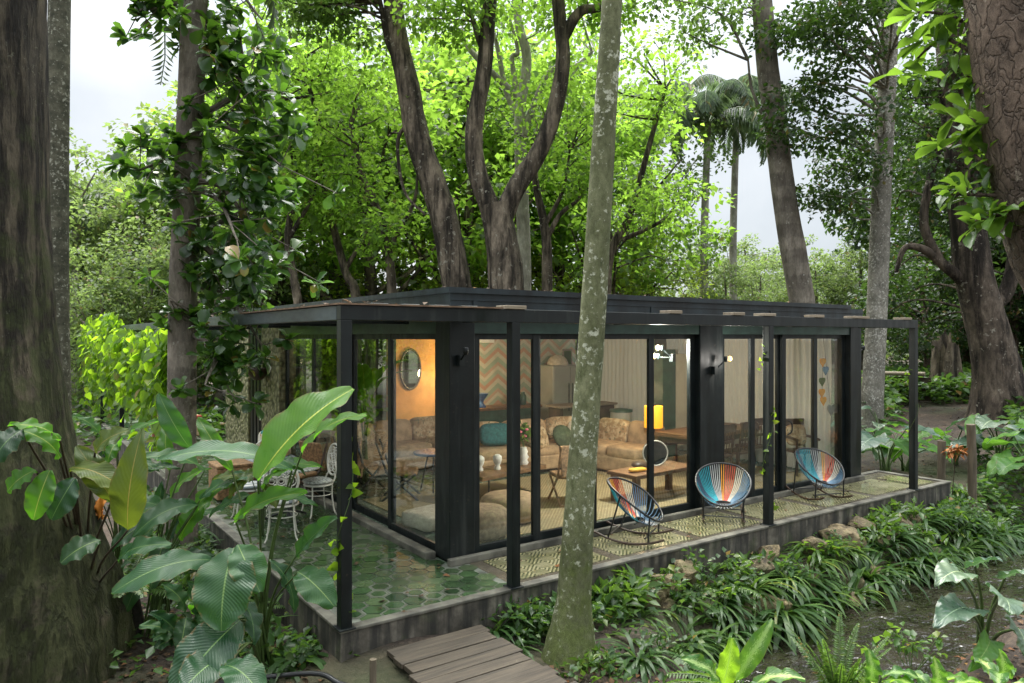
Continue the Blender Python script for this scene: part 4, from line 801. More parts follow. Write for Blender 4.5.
ra = thing('armchair', (1.15, 13.6, 0), 'armchair in terracotta print behind the vine curtain', 'armchair', None, R(30)); b = MB(); b.span((-.4, -.38, .1), (.4, .38, .42)); b.build('base', M['redprint'], ra, bev=.04); b = MB(); b.box((0, .36, .72), (.8, .18, .75), tilt=.1); b.build('backrest', M['redprint'], ra, bev=.04)
for s in (-1, 1): b = MB(); b.span((s * .41 - .08, -.36, .1), (s * .41 + .08, .3, .62)); b.build('arm', M['redprint'], ra, bev=.04)
w2 = MB(); w2.span((-.1, 0, 0), (.1, 8, 1.15)); w2.span((-.14, -.03, 1.151), (.14, 8.03, 1.2)); q = w2.build('low_wall', pm('blue_grey_plaster', (.24, .28, .29), .8, .2, 2)); q.location = (1.62, 14.8, 0); tag(q, 'low blue-grey rendered wall seen through the vine curtain', 'wall')
def leafy(o, n, c, r, L, mat, T=T4, wid=.34, name='foliage', flat=.8): np_mesh(name, *clump_leaves(c, r, n, L, T, flat, wid), mat, o)
hp = thing('hanging_planter', (1.55, 8.0, 2.0), 'dark hanging basket planter before the stone wall', 'planter'); b = MB(); b.lathe([(.08, -.22), (.19, -.1), (.21, 0), (.19, .01)], n=16); b.build('basket', M['darkwood'], hp); b = MB()
for k in range(3): a = k * 2.09; b.bar((.2 * math.cos(a), .2 * math.sin(a), 0), (0, 0, .74), .005, 5)
b.build('cord', M['steel'], hp); leafy(hp, 70, [(0, 0, .05)], [.28], .16, M['lf_dark'])

# ------------------------------------------------------------------ plank bridge, pipes
br = thing('plank_bridge', (.83, -.15, -.2), 'weathered plank footbridge meeting the terrace corner', 'footbridge')
for k in range(22):
    b = MB(); x0, x1 = -.5 + random.uniform(-.03, .04) + (.0 if k > 0 else .05), .50 + random.uniform(-.03, .05); b.box(((x0 + x1) / 2, -.10 - k * .175, -.02 + random.uniform(-.008, .008)), (x1 - x0, .166, .045), random.uniform(-.012, .012), tilt=random.uniform(-.015, .015)); b.build('plank', M['plank'], br, bev=.005)
for s in (-.36, .36): b = MB(); b.span((s - .06, -3.9, -.20), (s + .06, 0, -.05)); b.build('bearer', M['darkwood'], br)
for i, (pts, l) in enumerate((([(-1.5, .35, -.35), (-.5, -.25, -.34), (.2, -.45, -.45), (.45, -.6, -.6)], 'upper black hose running from the planting to the bridge'), ([(-1.6, .1, -.42), (-.7, -.5, -.40), (.1, -.75, -.5), (.5, -1.0, -.66)], 'lower black hose curving down beside the bridge'), ([(-.9, .5, -.4), (-.3, -.1, -.25), (-.12, -.35, -.30), (.3, -.25, -.5)], 'short looped black hose against the terrace corner'))):
    b = MB(); b.tube(smooth_path(pts, 20), .022, 8); tag(b.build('black_hose', M['hose']), l, 'hose')
b = MB(); b.bar((0, 0, -.5), (.01, .01, .32), .03, 8); q = b.build('stake', M['postwood']); q.location = (.02, -.62, -.35); tag(q, 'short wooden stake standing beside the plank bridge', 'stake')
b = MB(); P_ = smooth_path([(0, 0, 0), (.25, -.05, .06), (.5, -.02, .05)], 8); b.tube(P_, .022, 7); q = b.build('fallen_branch', M['raft']); q.location = (2.1, -.35, -.38); tag(q, 'pale broken branch lying behind the lichen-spotted trunk', 'branch')

# ------------------------------------------------------------------ bank: stones and plants
def where(x):
    for lim, s in ((1.75, 'beside the plank bridge'), (2.6, 'behind the lichen-spotted trunk'), (3.5, 'just past the lichen-spotted trunk'), (4.7, 'below the side-on rocking chair'), (5.6, 'left of the pergola middle post'.replace('left of', 'short of')), (6.7, 'under the pergola middle post'), (7.8, 'between the middle post and last rocking chair'), (9.2, 'below the rocking chair near the terrace end'), (10.6, 'under the last pergola post')):
        if x < lim: return s
    return 'past the terrace end'
def rock_mesh(seed):
    r = np.random.default_rng(seed); b = MB(); b.pillow((0, 0, 0), (1.1, 1, .8), e=.9); V = np.array(b.v)
    for k in range(16):
        n = unit(r.normal(size=3)); h = r.uniform(.22, .36); ex = np.maximum(0, V @ n - h); V = V - n * (ex * .92)[:, None]
    V = V + r.normal(size=V.shape) * .007; b.v = [tuple(p) for p in V * 1.25]; b.sm = [False] * len(b.f); return b
protos = []; nr = 0
for i in range(46):
    x = 2.7 + i * .155 + random.uniform(-.12, .12); t = random.random(); y = -.14 - .52 * t; z = -.24 - .64 * t; s = random.uniform(.24, .42)
    if i < 5: protos.append(rock_mesh(i).build('bank_stone', M['rock'])); o = protos[-1]
    else: o = protos[i % 5].copy(); COL.objects.link(o)
    o.location = (x, y, z); o.scale = (s * random.uniform(.9, 1.3), s, s * random.uniform(.8, 1.1)); o.rotation_euler = (random.uniform(-.3, .3), random.uniform(-.3, .3), random.uniform(0, 6.28))
    tag(o, '%s bank rock %s, %s' % ('large' if s > .32 else 'small', where(x), 'near the kerb' if t < .35 else ('half way down' if t < .7 else 'at the water')), 'rock', 'limestone rocks of the stream bank %s' % where(x))
for (px, py, s, l) in ((540, 605, .34, 'mossy angular rock beside the plank bridge'), (745, 575, .4, 'flat dark rock jutting into the stream'), (850, 600, .42, 'wet black rock lying at the stream edge'), (880, 588, .25, 'small wet black rock in the stream shallows'), (605, 655, .3, 'mossy stone at the foot of the lichen-spotted trunk'), (975, 540, .35, 'brown rock where the bank ends past the terrace')):
    p = atz(px, py, -.55 if px < 620 else -.9); o = protos[px % 5].copy(); COL.objects.link(o); o.location = p; o.scale = (s * 1.2, s, s * .8); o.rotation_euler = (.1, .2, px); tag(o, l, 'rock')
def strap_mesh(seed, n, L, W, name='strap_plant', mat='lf_strap', dr=(1.3, 2.2), el=(.5, 1.35)):
    global rng; r0 = rng; rng = np.random.default_rng(seed)
    v, f = strips(rng.normal(size=(n, 3)) * [.03, .03, .01], rng.uniform(0, 6.28, n), rng.uniform(*el, n), L * rng.uniform(.6, 1.15, n), W * rng.uniform(.8, 1.2, n), rng.uniform(*dr, n)); rng = r0
    return np_mesh(name, v, f, M[mat], smooth=True)
def herb_mesh(seed, n, R_, L, name='herb_plant', mat='lf_herb', wid=.3, T=T4):
    global rng; r0 = rng; rng = np.random.default_rng(seed); k = max(4, n // 12); c = rng.normal(size=(k, 3)) * [R_, R_, R_ * .3] + [0, 0, R_ * .9]
    v, f = clump_leaves(c, np.full(k, R_ * .55), 12, L, T, .6, wid, .1); b = MB()
    rng = r0
    o = bpy.data.objects.new(name, None); o.empty_display_size = .1; link(o); np_mesh('foliage', v, f, M[mat], o)
    for p in c: b.bar((p[0] * .3, p[1] * .3, -.1), p, .006, 5)
    b.build('stems', M['stem'], o); return o
def fern_mesh(base, seed, n, L, name, label, pairs=26, pl=.12, pw=.014, el=(.7, 1.2), dr=(1.0, 1.6), mat='lf_strap', group=None, azr=(0, 6.28), hang=.2):
    global rng; r0 = rng; rng = np.random.default_rng(seed); parts = []; b = MB()
    for k in range(n):
        P, A = frond((0, 0, 0), azr[0] + (azr[1] - azr[0]) * (k + rng.uniform(-.3, .3)) / n, rng.uniform(*el), L * rng.uniform(.7, 1.1), rng.uniform(*dr), pairs, pl, pw, hang); parts.append(leaf_arrays(*A)); b.tube(P, np.linspace(.008, .003, len(P)), 5)
    rng = r0; o = thing(name, base, label, 'fern' if 'fern' in name else 'plant', group); np_mesh('fronds', *cat(parts), M[mat], o); b.build('stalks', M['stem'], o); return o
SP = [strap_mesh(20 + k, 34 + 6 * k, .52 + .05 * k, .02 + .003 * (k % 3), mat=('lf_strap', 'lf_strap', 'lf_herb')[k % 3], dr=(1.1 + .1 * k, 2.2)) for k in range(6)]; HB = [herb_mesh(40 + k, 80 + 14 * k, .17 + .02 * k, (.13, .10, .17, .08, .12)[k], wid=(.3, .36, .22, .42, .3)[k], mat=('lf_herb', 'lf_near', 'lf_strap', 'lf_herb', 'lf_herb')[k]) for k in range(5)]
used = {id(o): False for o in SP + HB}
def put(protos_, loc, s, rz, label, cat_, group):
    o = random.choice(protos_)
    if used.get(id(o)): o = copy_tree(o)
    else: used[id(o)] = True
    o.location = loc; o.scale = (s, s, s * random.uniform(.9, 1.1)); o.rotation_euler = (0, 0, rz); tag(o, label, cat_, group); return o
seen = {}
def bank(x, y, z, s, kind):
    row = 'hugging the kerb' if y > -.3 else ('among the rocks' if y > -.62 else 'arching over the water'); sz = 'big' if s > 1.12 else ('small' if s < .8 else 'medium')
    nm = 'strap-leaved clump' if kind == 's' else 'broad-leaved herb'
    put(SP if kind == 's' else HB, (x, y, z), s, random.uniform(0, 6.28), '%s %s %s, %s' % (sz, nm, row, where(x)), 'plant', '%ss on the bank %s' % (nm, where(x)))
for k in range(44):
    t = k / 44; x = 2.5 + t * 9.6 + random.uniform(-.15, .15)
    if 4.8 < x < 8.0 and k % 3 == 0: continue
    if x < 6.2: y = random.choice((-.62, -.72, -.55, -.45)); 
    elif x < 8.3: y = random.choice((-.5, -.62, -.3))
    else: y = random.choice((-.3, -.5, -.62, -.75))
    z = -.25 - .62 * min(1, max(0, (-y - .1) / .55)); bank(x, y, z, random.uniform(.65, 1.25), 's')
for k in range(52):
    x = 1.9 + k / 52 * 9.6 + random.uniform(-.1, .1)
    if 4.6 < x < 8.4 and k % 2: continue
    y = -.14 - abs(random.gauss(0, .16)); z = -.30 - .6 * min(1, max(0, (-y - .1) / .55)); bank(x, y, z, random.uniform(.6, 1.15), 'h')
for k in range(10): bank(2.75 + k * .68 + random.uniform(-.12, .12), random.uniform(-.86, -.6), -.86, random.uniform(.75, 1.2), 's')
for k in range(12): bank(2.6 + k * .55 + random.uniform(-.2, .2), random.uniform(-.5, -.35), -.55, random.uniform(.7, 1.0), 's')
for k in range(14): x = 10.3 + random.uniform(0, 2.3); y = random.uniform(-.7, .3) if x > 11.6 else random.uniform(-.75, -.2); bank(x, y, float(gz(x, y)), random.uniform(.8, 1.35), random.choice('sh'))
for k, (px, py) in enumerate(((690, 585), (655, 575), (720, 600), (640, 610))): fern_mesh(atz(px, py, -.6), 60 + k, 9, .6, 'bank_fern', ('feathery fern on the bank below the middle rocking chair', 'feathery fern on the bank beside the trunk', 'low fern drooping towards the water below the middle post', 'fern beside the lichen-spotted trunk foot')[k], 22, .10, .012)

# ------------------------------------------------------------------ broad-leaved plants
def broad_plant(name, root, label, leaves, mat, cat_='plant', stem='stem', sr=.012, extra=None):
    root = np.asarray(root, float); o = thing(name, root, label, cat_); b = MB()
    for lf in leaves:
        bp, tp, w = lf[0], lf[1], lf[2]; kw = lf[3] if len(lf) > 3 else {}; m = kw.pop('m', mat) if kw else mat
        v, f, u = big_leaf(bp, tp, w, **kw); np_mesh('leaf', v, f, M[m], o, root, smooth=True, uv=u)
        off = rng.normal(size=3) * [.05, .05, 0]; mid = (root + bp) / 2 + (bp - root) * [-.18, -.18, .08]; b.tube(smooth_path([root + off + [0, 0, -.05], mid, bp], 10), np.linspace(sr * 1.3, sr * .7, len(smooth_path([root, mid, bp], 10))), 6)
    b.build('stems', M[stem], o, root); return o
def L(bx, by, bd, tx, ty, td, w, **kw): return (at(bx, by, bd), at(tx, ty, td), w, kw)
toC = -CF
rt1 = atz(262, 668, -.45)
broad_plant('shell_ginger', rt1, 'tall broad-leaved ginger clump growing against the terrace corner', [
    L(258, 480, 5.6, 348, 383, 5.9, .44, up=(-.75, -.35, .5), arch=.07, fold=.42, m='cal_b'),
    L(302, 452, 6.1, 360, 408, 6.0, .22, up=(-.3, -.2, .9), m='cal_b', arch=.1),
    L(292, 470, 5.9, 160, 447, 5.6, .26, up=(0, -.35, .95), arch=.10, fold=.1),
    L(234, 548, 5.4, 218, 628, 5.05, .44, up=tuple(toC + [0, 0, .5]), arch=.10, fold=.05),
    L(238, 545, 5.4, 259, 590, 5.2, .26, up=tuple(toC + [.2, 0, .6]), arch=.08, fold=.1),
    L(212, 560, 5.7, 112, 584, 5.3, .25, up=(-.2, -.5, .8), arch=.12, fold=.05),
    L(240, 620, 5.3, 172, 692, 4.9, .40, up=tuple(toC + [0, 0, .7]), arch=.08, m='cal_d', fold=.06),
    L(236, 522, 5.8, 300, 487, 5.6, .17, up=(-.5, -.4, .7), arch=.1, fold=.5, m='cal_b'),
    L(296, 556, 6.0, 334, 516, 5.9, .15, up=(-.6, -.5, .6), arch=.05, fold=.5),
    L(298, 572, 5.9, 333, 602, 5.7, .27, up=(-.3, -.6, .7), arch=.12),
    L(240, 600, 5.5, 258, 640, 5.3, .16, up=(.4, -.6, .5), m='cal_d'),
    L(270, 560, 6.2, 300, 610, 6.2, .2, up=(.5, -.6, .5), m='cal_d'),
    L(232, 470, 6.6, 196, 415, 6.7, .15, up=(-.5, -.4, .7), m='cal_b'),
    L(222, 660, 5.2, 185, 683, 4.8, .3, up=(0, -.5, .8), m='cal_d'),
    L(225, 665, 5.0, 262, 690, 4.8, .26, up=(0, -.5, .8), m='cal')], 'cal', sr=.011)
rt2 = atz(150, 640, -.45)
broad_plant('shell_ginger', rt2, 'silvery broad-leaved ginger plant between the huge trunk and the slender grey trunk', [
    L(190, 448, 7.4, 158, 396, 7.2, .22, up=(-.5, -.5, .6), m='cal'), L(205, 470, 7.3, 140, 452, 7.0, .2, up=(0, -.4, .9)), L(198, 505, 7.2, 132, 528, 6.8, .26, up=(0, -.5, .9), arch=.15),
    L(175, 515, 7.3, 120, 498, 7.0, .2, up=(0, -.4, .9)), L(190, 520, 7.4, 225, 480, 7.3, .2, up=(-.5, -.4, .7), m='cal_b'), L(160, 520, 7.2, 110, 545, 6.9, .22, up=(0, -.4, .9), m='cal_d'),
    L(180, 540, 7.3, 205, 500, 7.4, .22, up=(-.5, -.6, .6), m='cal_b'), L(165, 535, 7.4, 150, 590, 7.0, .2, up=(0, -.7, .6), m='cal_d'), L(190, 560, 7.2, 240, 585, 7.0, .2, up=(.1, -.5, .8), m='cal_d'),
    L(170, 470, 7.5, 165, 420, 7.7, .16, up=(-.5, -.6, .5), m='cal_b'), L(200, 500, 7.3, 255, 470, 7.3, .17, up=(-.2, -.5, .8)), L(150, 560, 7.2, 125, 610, 6.9, .18, up=(0, -.6, .7), m='cal')], 'cal', sr=.01)
rt3 = atz(85, 655, -.45)
broad_plant('broad_leaved_shrub', rt3, 'olive-leaved shrub with a bare leaning stem in front of the huge trunk', [
    L(128, 530, 5.6, 138, 432, 5.5, .26, up=(-.3, -.8, .3), m='olive', kind='lance'), L(112, 500, 5.7, 78, 446, 5.6, .2, up=(-.2, -.7, .5), m='olive'), L(60, 458, 5.4, 20, 425, 5.2, .18, up=(0, -.5, .8), m='cal_b'), L(22, 430, 5.2, -10, 460, 5.0, .2, up=(0, -.5, .8), m='cal_d'),
    L(60, 440, 5.3, 12, 420, 5.1, .14, up=(0, -.3, .9), m='cal_b'), L(50, 470, 5.3, 32, 520, 5.2, .18, up=(-.1, -.8, .4), m='cal_b'), L(75, 478, 5.4, 50, 520, 5.3, .2, up=(0, -.8, .5), m='cal_d'), L(95, 452, 5.6, 125, 428, 5.6, .16, up=(-.1, -.6, .7), m='olive'),
    L(70, 468, 5.6, 130, 488, 5.5, .2, up=(0, -.6, .7), m='olive'), L(36, 470, 5.2, 5, 490, 5.1, .14, up=(0, -.6, .7), m='cal_b'), L(100, 540, 5.8, 60, 560, 5.6, .2, up=(0, -.6, .7), m='cal_d'), L(118, 560, 5.9, 165, 540, 5.8, .18, up=(0, -.6, .7), m='cal')], 'cal_b', stem='stemdark', sr=.012)
rt4 = atz(205, 665, -.45)
broad_plant('broad_leaved_shrub', rt4, 'low dark-leaved shrub filling the gap below the silvery ginger', [
    L(190 + 14 * math.cos(k * 2.4), 632 + 10 * math.sin(k * 1.7) - 4 * (k % 4), 6.4, 190 + (38 + 9 * (k % 3)) * math.cos(k * 2.4), 628 + 34 * math.sin(k * 2.4) - 5 * (k % 4), 6.2, random.uniform(.12, .2), up=(0, -.5, .8), m=random.choice(('cal_d', 'cal', 'cal_b'))) for k in range(13)], 'cal_d', sr=.008)
rt5 = atz(262, 560, -.45)
broad_plant('lance_leaved_plant', rt5, 'fresh lance-leaved plant standing between the ginger and the white chairs', [
    L(262 + 10 * math.cos(k * 2.4), 500 - 5 * k, 7.4, 262 + 58 * math.cos(k * 2.4 + .4), 500 - 5 * k + 26 * math.sin(k * 2.4), 7.2, random.uniform(.10, .16), up=(-.1, -.5, .8), kind='lance', m=random.choice(('cal_b', 'cal_b', 'olive', 'cal'))) for k in range(9)], 'cal_b', sr=.007)
rt6 = atz(120, 600, -.45)
broad_plant('lance_leaved_plant', rt6, 'bright lance-leaved plant behind the olive shrub near the huge trunk', [
    L(112 + 14 * math.cos(k * 2.4), 520 - 7 * k, 7.6, 112 + 62 * math.cos(k * 2.4 + .4), 512 - 7 * k + 30 * math.sin(k * 2.4), 7.4, random.uniform(.12, .19), up=(-.1, -.5, .8), kind='lance', m=random.choice(('cal_b', 'cal', 'cal_d'))) for k in range(13)], 'cal_b', sr=.008)
rt7 = atz(165, 610, -.45)
broad_plant('lance_leaved_plant', rt7, 'upright lance-leaved plant at the foot of the grey trunk', [
    L(165 + 12 * math.cos(k * 2.4), 560 - 6 * k, 7.9, 165 + 52 * math.cos(k * 2.4 + .4), 552 - 6 * k + 30 * math.sin(k * 2.4), 7.8, random.uniform(.10, .17), up=(-.1, -.5, .8), kind='lance', m=random.choice(('cal_d', 'cal', 'cal_b'))) for k in range(12)], 'cal_b', sr=.008)
o = thing('bract_plant', atz(95, 600, -.45), 'plant with upright orange bracts beside the huge trunk', 'plant'); b = MB(); org = np.array(o.location)
for (bx, by, tx, ty) in ((98, 520, 112, 475), (92, 560, 84, 535), (98, 500, 102, 520)):
    v, f, u = big_leaf(at(bx, by, 6.8), at(tx, ty, 6.8), .075, up=tuple(toC), kind='lance'); np_mesh('bract', v, f, M['orangeleaf'], o, org, smooth=True, uv=u); b.bar(org, at(bx, by, 6.8), .008, 6)
b.build('stems', M['stem'], o, org)
fb = atz(128, 640, -.45); o = fern_mesh(fb + [0, 0, .42], 5, 17, 1.0, 'tree_fern', 'green fern on a short fibrous black trunk near the huge tree', 34, .13, .014, (.5, 1.2), (.9, 1.7)); b = MB(); b.tube([(0, 0, -.5), (0.02, 0, -.25), (0, 0, .05)], [.13, .12, .1], 12, wob=.12); b.build('trunk', M['trunkfern'], o)
for k, (px, py, n, Lr) in enumerate(((75, 665, 9, .5), (300, 620, 10, .45), (315, 600, 8, .4), (190, 640, 9, .45))): fern_mesh(atz(px, py, -.45), 80 + k, n, Lr, 'small_fern', ('small fern at the foot of the huge mossy trunk', 'small lacy fern under the ginger leaves', 'lacy fern hugging the terrace side by the corner post', 'fern on the soil between the ginger clumps')[k], 18, .08, .012)
for k in range(26):
    y = .5 + k * .3; p = np.array([-.18 - abs(random.gauss(0, .22)), y + random.uniform(-.1, .1), -.42]); put(HB if k % 3 else SP, p, random.uniform(.7, 1.25), k, 'low leafy clump along the tiled terrace side under the ginger leaves' if k % 3 else 'strap-leaved clump along the tiled terrace side', 'plant', 'leafy clumps along the terrace side' if k % 3 else 'strap clumps along the terrace side')
for k, (px, py) in enumerate(((505, 655), (530, 640), (490, 640), (515, 625), (545, 628), (590, 672), (640, 664), (655, 655), (345, 675), (300, 680))):
    put(HB if k % 2 else SP, atz(px, py, -.47), random.uniform(.55, .95), k, 'low %s on the dark soil %s' % ('leafy herb' if k % 2 else 'grassy clump', 'between the plank bridge and the lichen-spotted trunk' if px < 560 else ('at the bank side of the lichen-spotted trunk' if px > 560 else '')) if px > 400 else 'low %s beside the black hoses under the terrace corner' % ('leafy herb' if k % 2 else 'grassy clump'), 'plant', '%s on the soil %s' % ('herbs' if k % 2 else 'clumps', 'by the bridge' if 400 < px < 560 else ('by the trunk' if px > 560 else 'by the hoses')))
# near bank, lower edge
rt = atz(735, 720, -.62)
broad_plant('dumb_cane', rt, 'variegated dumb cane with a lime leaf at the near stream edge', [
    L(722, 688, 5.6, 733, 640, 5.5, .16, up=tuple(toC + [0, 0, .3]), m='dief_y', arch=.05), L(735, 680, 5.7, 772, 622, 5.6, .15, up=(-.4, -.6, .6), arch=.08), L(720, 690, 5.5, 690, 655, 5.3, .18, up=(0, -.5, .8)), L(750, 690, 5.5, 800, 672, 5.3, .17, up=(0, -.4, .9)),
    L(735, 695, 5.4, 770, 690, 5.2, .16, up=(0, -.4, .9)), L(710, 700, 5.3, 680, 692, 5.1, .15, up=(0, -.4, .9))], 'dief', sr=.012)
for q, (cx, cy, lab) in enumerate(((870, 690, 'dumb cane with mottled leaves between the fern and the stream'), (935, 700, 'dumb cane with lime-striped leaves in the lower corner near the elephant ear'), (1000, 690, 'dumb cane beside the elephant ear stems at the near bank'))):
    root = atz(cx, cy + 40, -.65); lv = []
    for k in range(11):
        a = R(200 + k * 30 + random.uniform(-8, 8)); hgt = random.uniform(.28, .5) - .012 * k; bp = root + np.array([.09 * math.cos(a), .09 * math.sin(a), hgt]); ln = random.uniform(.26, .38)
        tp = bp + np.array([ln * math.cos(a), ln * math.sin(a), random.uniform(-.06, .18)]); lv.append((bp, tp, random.uniform(.12, .17), dict(arch=.14, fold=.15, m=random.choice(('dief', 'dief', 'dief_y')))))
    lv.append((root + [0, 0, .4], root + [-.08, -.05, .68], .13, dict(up=tuple(toC), fold=.4, m='dief'))); broad_plant('dumb_cane', root, lab, lv, 'dief')
fern_mesh(atz(838, 712, -.62), 91, 13, .75, 'sword_fern', 'upright sword fern at the near stream edge between dumb canes', 40, .065, .011, (1.0, 1.45), (.35, .9))
fern_mesh(atz(768, 712, -.6), 92, 5, 1.05, 'arching_fern', 'long arching fern frond over the stream above the lime dumb cane', 30, .15, .010, (.5, .9), (.6, 1.0), azr=(1.6, 3.6))
for k, (px, py) in enumerate(((610, 690), (650, 700), (910, 660))): put(HB, atz(px, py, -.6), .9, k, ('low herb at the trunk foot by the water', 'low herb at the near edge of the stream', 'dense low herb behind the dumb canes')[k], 'plant', None)
rt = atz(985, 668, -.8)
broad_plant('elephant_ear', rt, 'elephant ear with grey-green wet leaves rising from the near bank', [
    L(960, 572, 6.9, 938, 578, 6.6, 0.29, up=(-.1, -.3, .95), kind='heart'), L(975, 566, 7.0, 1000, 556, 6.8, 0.24, up=(0, -.3, .95), kind='heart'), L(1005, 578, 6.9, 1030, 570, 6.7, 0.27, up=(0, -.4, .9), kind='heart'), L(1000, 596, 6.7, 1014, 610, 6.3, 0.31, up=(0, -.6, .8), kind='heart'),
    L(968, 608, 6.8, 938, 618, 6.4, 0.34, up=(0, -.3, .95), kind='heart'), L(1018, 628, 6.7, 1030, 660, 6.4, 0.31, up=(0, -.7, .7), kind='heart'), L(990, 640, 6.6, 975, 668, 6.3, 0.20, up=(0, -.7, .7), kind='heart', m='aloc_g')], 'aloc', sr=.018)
# elephant ears behind the terrace end
def ear_plant(px, py, z, n, lab, h=(.6, 1.1), s=(.45, .7), mats=('aloc_g', 'aloc_g', 'aloc'), name='elephant_ear'):
    root = atz(px, py, z); lv = []
    for k in range(n):
        a = k * 2.4 + random.uniform(-.3, .3); r = random.uniform(.25, .6); bp = root + np.array([r * math.cos(a), r * math.sin(a), random.uniform(*h)]); ln = random.uniform(*s)
        lv.append((bp, bp + np.array([ln * math.cos(a), ln * math.sin(a), random.uniform(-.32, .02)]), ln * random.uniform(.75, .95), dict(kind='heart', arch=.12, fold=.12, m=random.choice(mats), up=(0, -.15, 1))))
    return broad_plant(name, root, lab, lv, 'aloc_g', sr=.016)
ear_plant(886, 478, -.4, 9, 'green elephant ear just behind the terrace end column', (.5, 1.2))
ear_plant(905, 470, -.4, 7, 'green elephant ear between the last post and the round fence posts', (.4, 1.0))
ear_plant(1000, 470, -.3, 11, 'large elephant ear with shining pale leaves beyond the fence posts', (.5, 1.15), (.55, .85), ('aloc', 'aloc', 'aloc_g'))
ear_plant(1030, 485, -.3, 9, 'elephant ear at the edge of the view beyond the stream', (.4, 1.1), (.5, .8))
ear_plant(955, 462, -.3, 8, 'elephant ear behind the two round fence posts', (.4, .9), (.45, .7), ('aloc_g', 'aloc'))
ear_plant(880, 440, -.2, 7, 'elephant ear at the foot of the whitish trunk', (.4, .9))
for i, (px, py, d, hh, r, l) in enumerate(((941, 480, 13.6, 1.1, .07, 'leaning round wooden post just beyond the terrace end'), (972, 500, 13.3, 1.45, .075, 'taller round wooden post past the terrace end'))):
    z = -.45; p = at(px, 337 + (2.6 - z) * FPX / d, d); b = MB(); b.tube([(0, 0, -.2), (.01, 0, hh * .5), (.03 - .08 * i, 0, hh)], r, 12, wob=.04); q = b.build('fence_post', M['postwood']); q.location = p; tag(q, l, 'post')
# orange flower cluster
o = thing('rusty_flower', at(955, 452, 13.2), 'drooping rusty orange flower cluster between the fence posts', 'flower'); Vl, Fl = clump_leaves([(0, 0, 0)], [.16], 90, .09); np_mesh('petals', Vl, Fl, pm('rust_petal', (.35, .13, .03), .7, .3), o); b = MB(); b.tube(smooth_path([(0, 0, 0), (.1, .05, -.3), (.1, .1, -.9)]), .008, 6); b.build('stem', M['stemdark'], o)

# ------------------------------------------------------------------ trees
def tree(name, root, label, trunk, bark, crown=None, cat_='tree', group=None, twigs=True):
    """trunk: list of (points, r0, r1[, flare]); crown: (centres, radii, leaves per clump, leaf length, material, kwargs)"""
    root = np.asarray(root, float); o = thing(name, root, label, cat_, group); b = MB(); pts = []
    for sg in trunk:
        Q, r = limb(b, sg[0], sg[1], sg[2], 14 if sg[1] > .12 else 8, 26, .035, sg[3] if len(sg) > 3 else None); pts.append(Q[len(Q) // 3:])
    if crown is not None:
        cs, rs, per, Ln, m, kw = crown; cs = np.asarray(cs, float); allp = np.vstack(pts)
        if twigs:
            for c in cs[::2]:
                j = np.argmin(np.linalg.norm(allp - c, axis=1) + .6 * np.maximum(0, allp[:, 2] - c[2])); a = allp[j]; dd = np.linalg.norm(c - a)
                if dd < 6.5: b.tube(smooth_path([a, (a + c) / 2 + rng.normal(size=3) * .12 * dd + [0, 0, .08 * dd], c], 9), np.linspace(min(.05, .014 * dd + .012), .008, len(smooth_path([a, (a + c) / 2, c], 9))), 5, cap=False)
        np_mesh('crown', *clump_leaves(cs, rs, per, Ln, **kw), M[m], o, root)
    b.build('trunk', M[bark], o, root); return o
def blob(c, r, n):  # clump centres inside an ellipsoid, denser towards its outside
    return np.asarray(c, float) + rand_dirs(n) * (rng.uniform(.15, 1, n) ** .4)[:, None] * np.asarray(r, float)
# the huge mossy trunk
d = 6.3; px = FPX / d
pts = [(y, r) for y, r in ((715, 132), (690, 128), (640, 124), (600, 116), (560, 106), (500, 94), (430, 79), (330, 66), (230, 60), (100, 58), (0, 57), (-160, 54))]
o = thing('huge_tree', atz(-18, 697, -.45), 'huge rough mossy trunk with flared foot filling the picture edge', 'tree'); b = MB(); P_ = np.array([at(-20, y, d) for y, r in pts]); rr = np.array([r / px for y, r in pts])
yy = np.linspace(0, len(pts) - 1, 46); Pq = np.stack([np.interp(yy, range(len(pts)), P_[:, i]) for i in range(3)], -1); rq = np.interp(yy, range(len(pts)), rr); n = 56; a = np.arange(n) / n * 2 * math.pi; V = []
for p, r in zip(Pq, rq):
    fl = max(0, (r - .62) / .5); w = 1 + .07 * fl * np.sin(a * 6 + 1) + .05 * fl * np.sin(a * 11) + .012 * np.sin(a * 9 + p[2] * 2) + .012 * rng.normal(size=n); V += list(np.stack([p[0] + np.cos(a) * r * w, p[1] + np.sin(a) * r * w, 0 * a + p[2]], -1))
F = [(i * n + k, i * n + (k + 1) % n, (i + 1) * n + (k + 1) % n, (i + 1) * n + k) for i in range(45) for k in range(n)]; np_mesh('trunk', V, F, M['bk_giant'], o, o.location, smooth=True)
# slender palm beside it
d = 9.; top = at(62, -135, d); o = thing('slender_palm', at(64, 583, d), 'slender spotted palm trunk next to the huge mossy trunk', 'palm tree'); b = MB(); limb(b, [at(66, 590, d), at(60, 450, d), at(57, 300, d), at(58, 100, d), top], .15, .12, 14, 30, .015); b.build('trunk', M['bk_palm'], o, o.location)
def palm_crown(o, top, fr, origin, mat='lf_palm', pl=.5, pw=.018, pairs=40, hang=.5):
    parts = []; b = MB()
    for az, el, Ln, dr in fr:
        P, A = frond(top, az, el, Ln, dr, pairs, pl, pw, hang); parts.append(leaf_arrays(*A)); b.tube(P, np.linspace(.03, .008, len(P)), 5)
    np_mesh('crown', *cat(parts), M[mat], o, origin); b.build('frond_stalks', M['stem'], o, origin)
ca = math.atan2(-.576, .817)
palm_crown(o, top, [(ca + q, .7, 4.2 + .25 * (k % 3), 2.9) for k, q in enumerate((-.15, .7, 1.6, 2.4, 3.1, 3.9, 4.7, 5.5))], o.location, pl=.5)
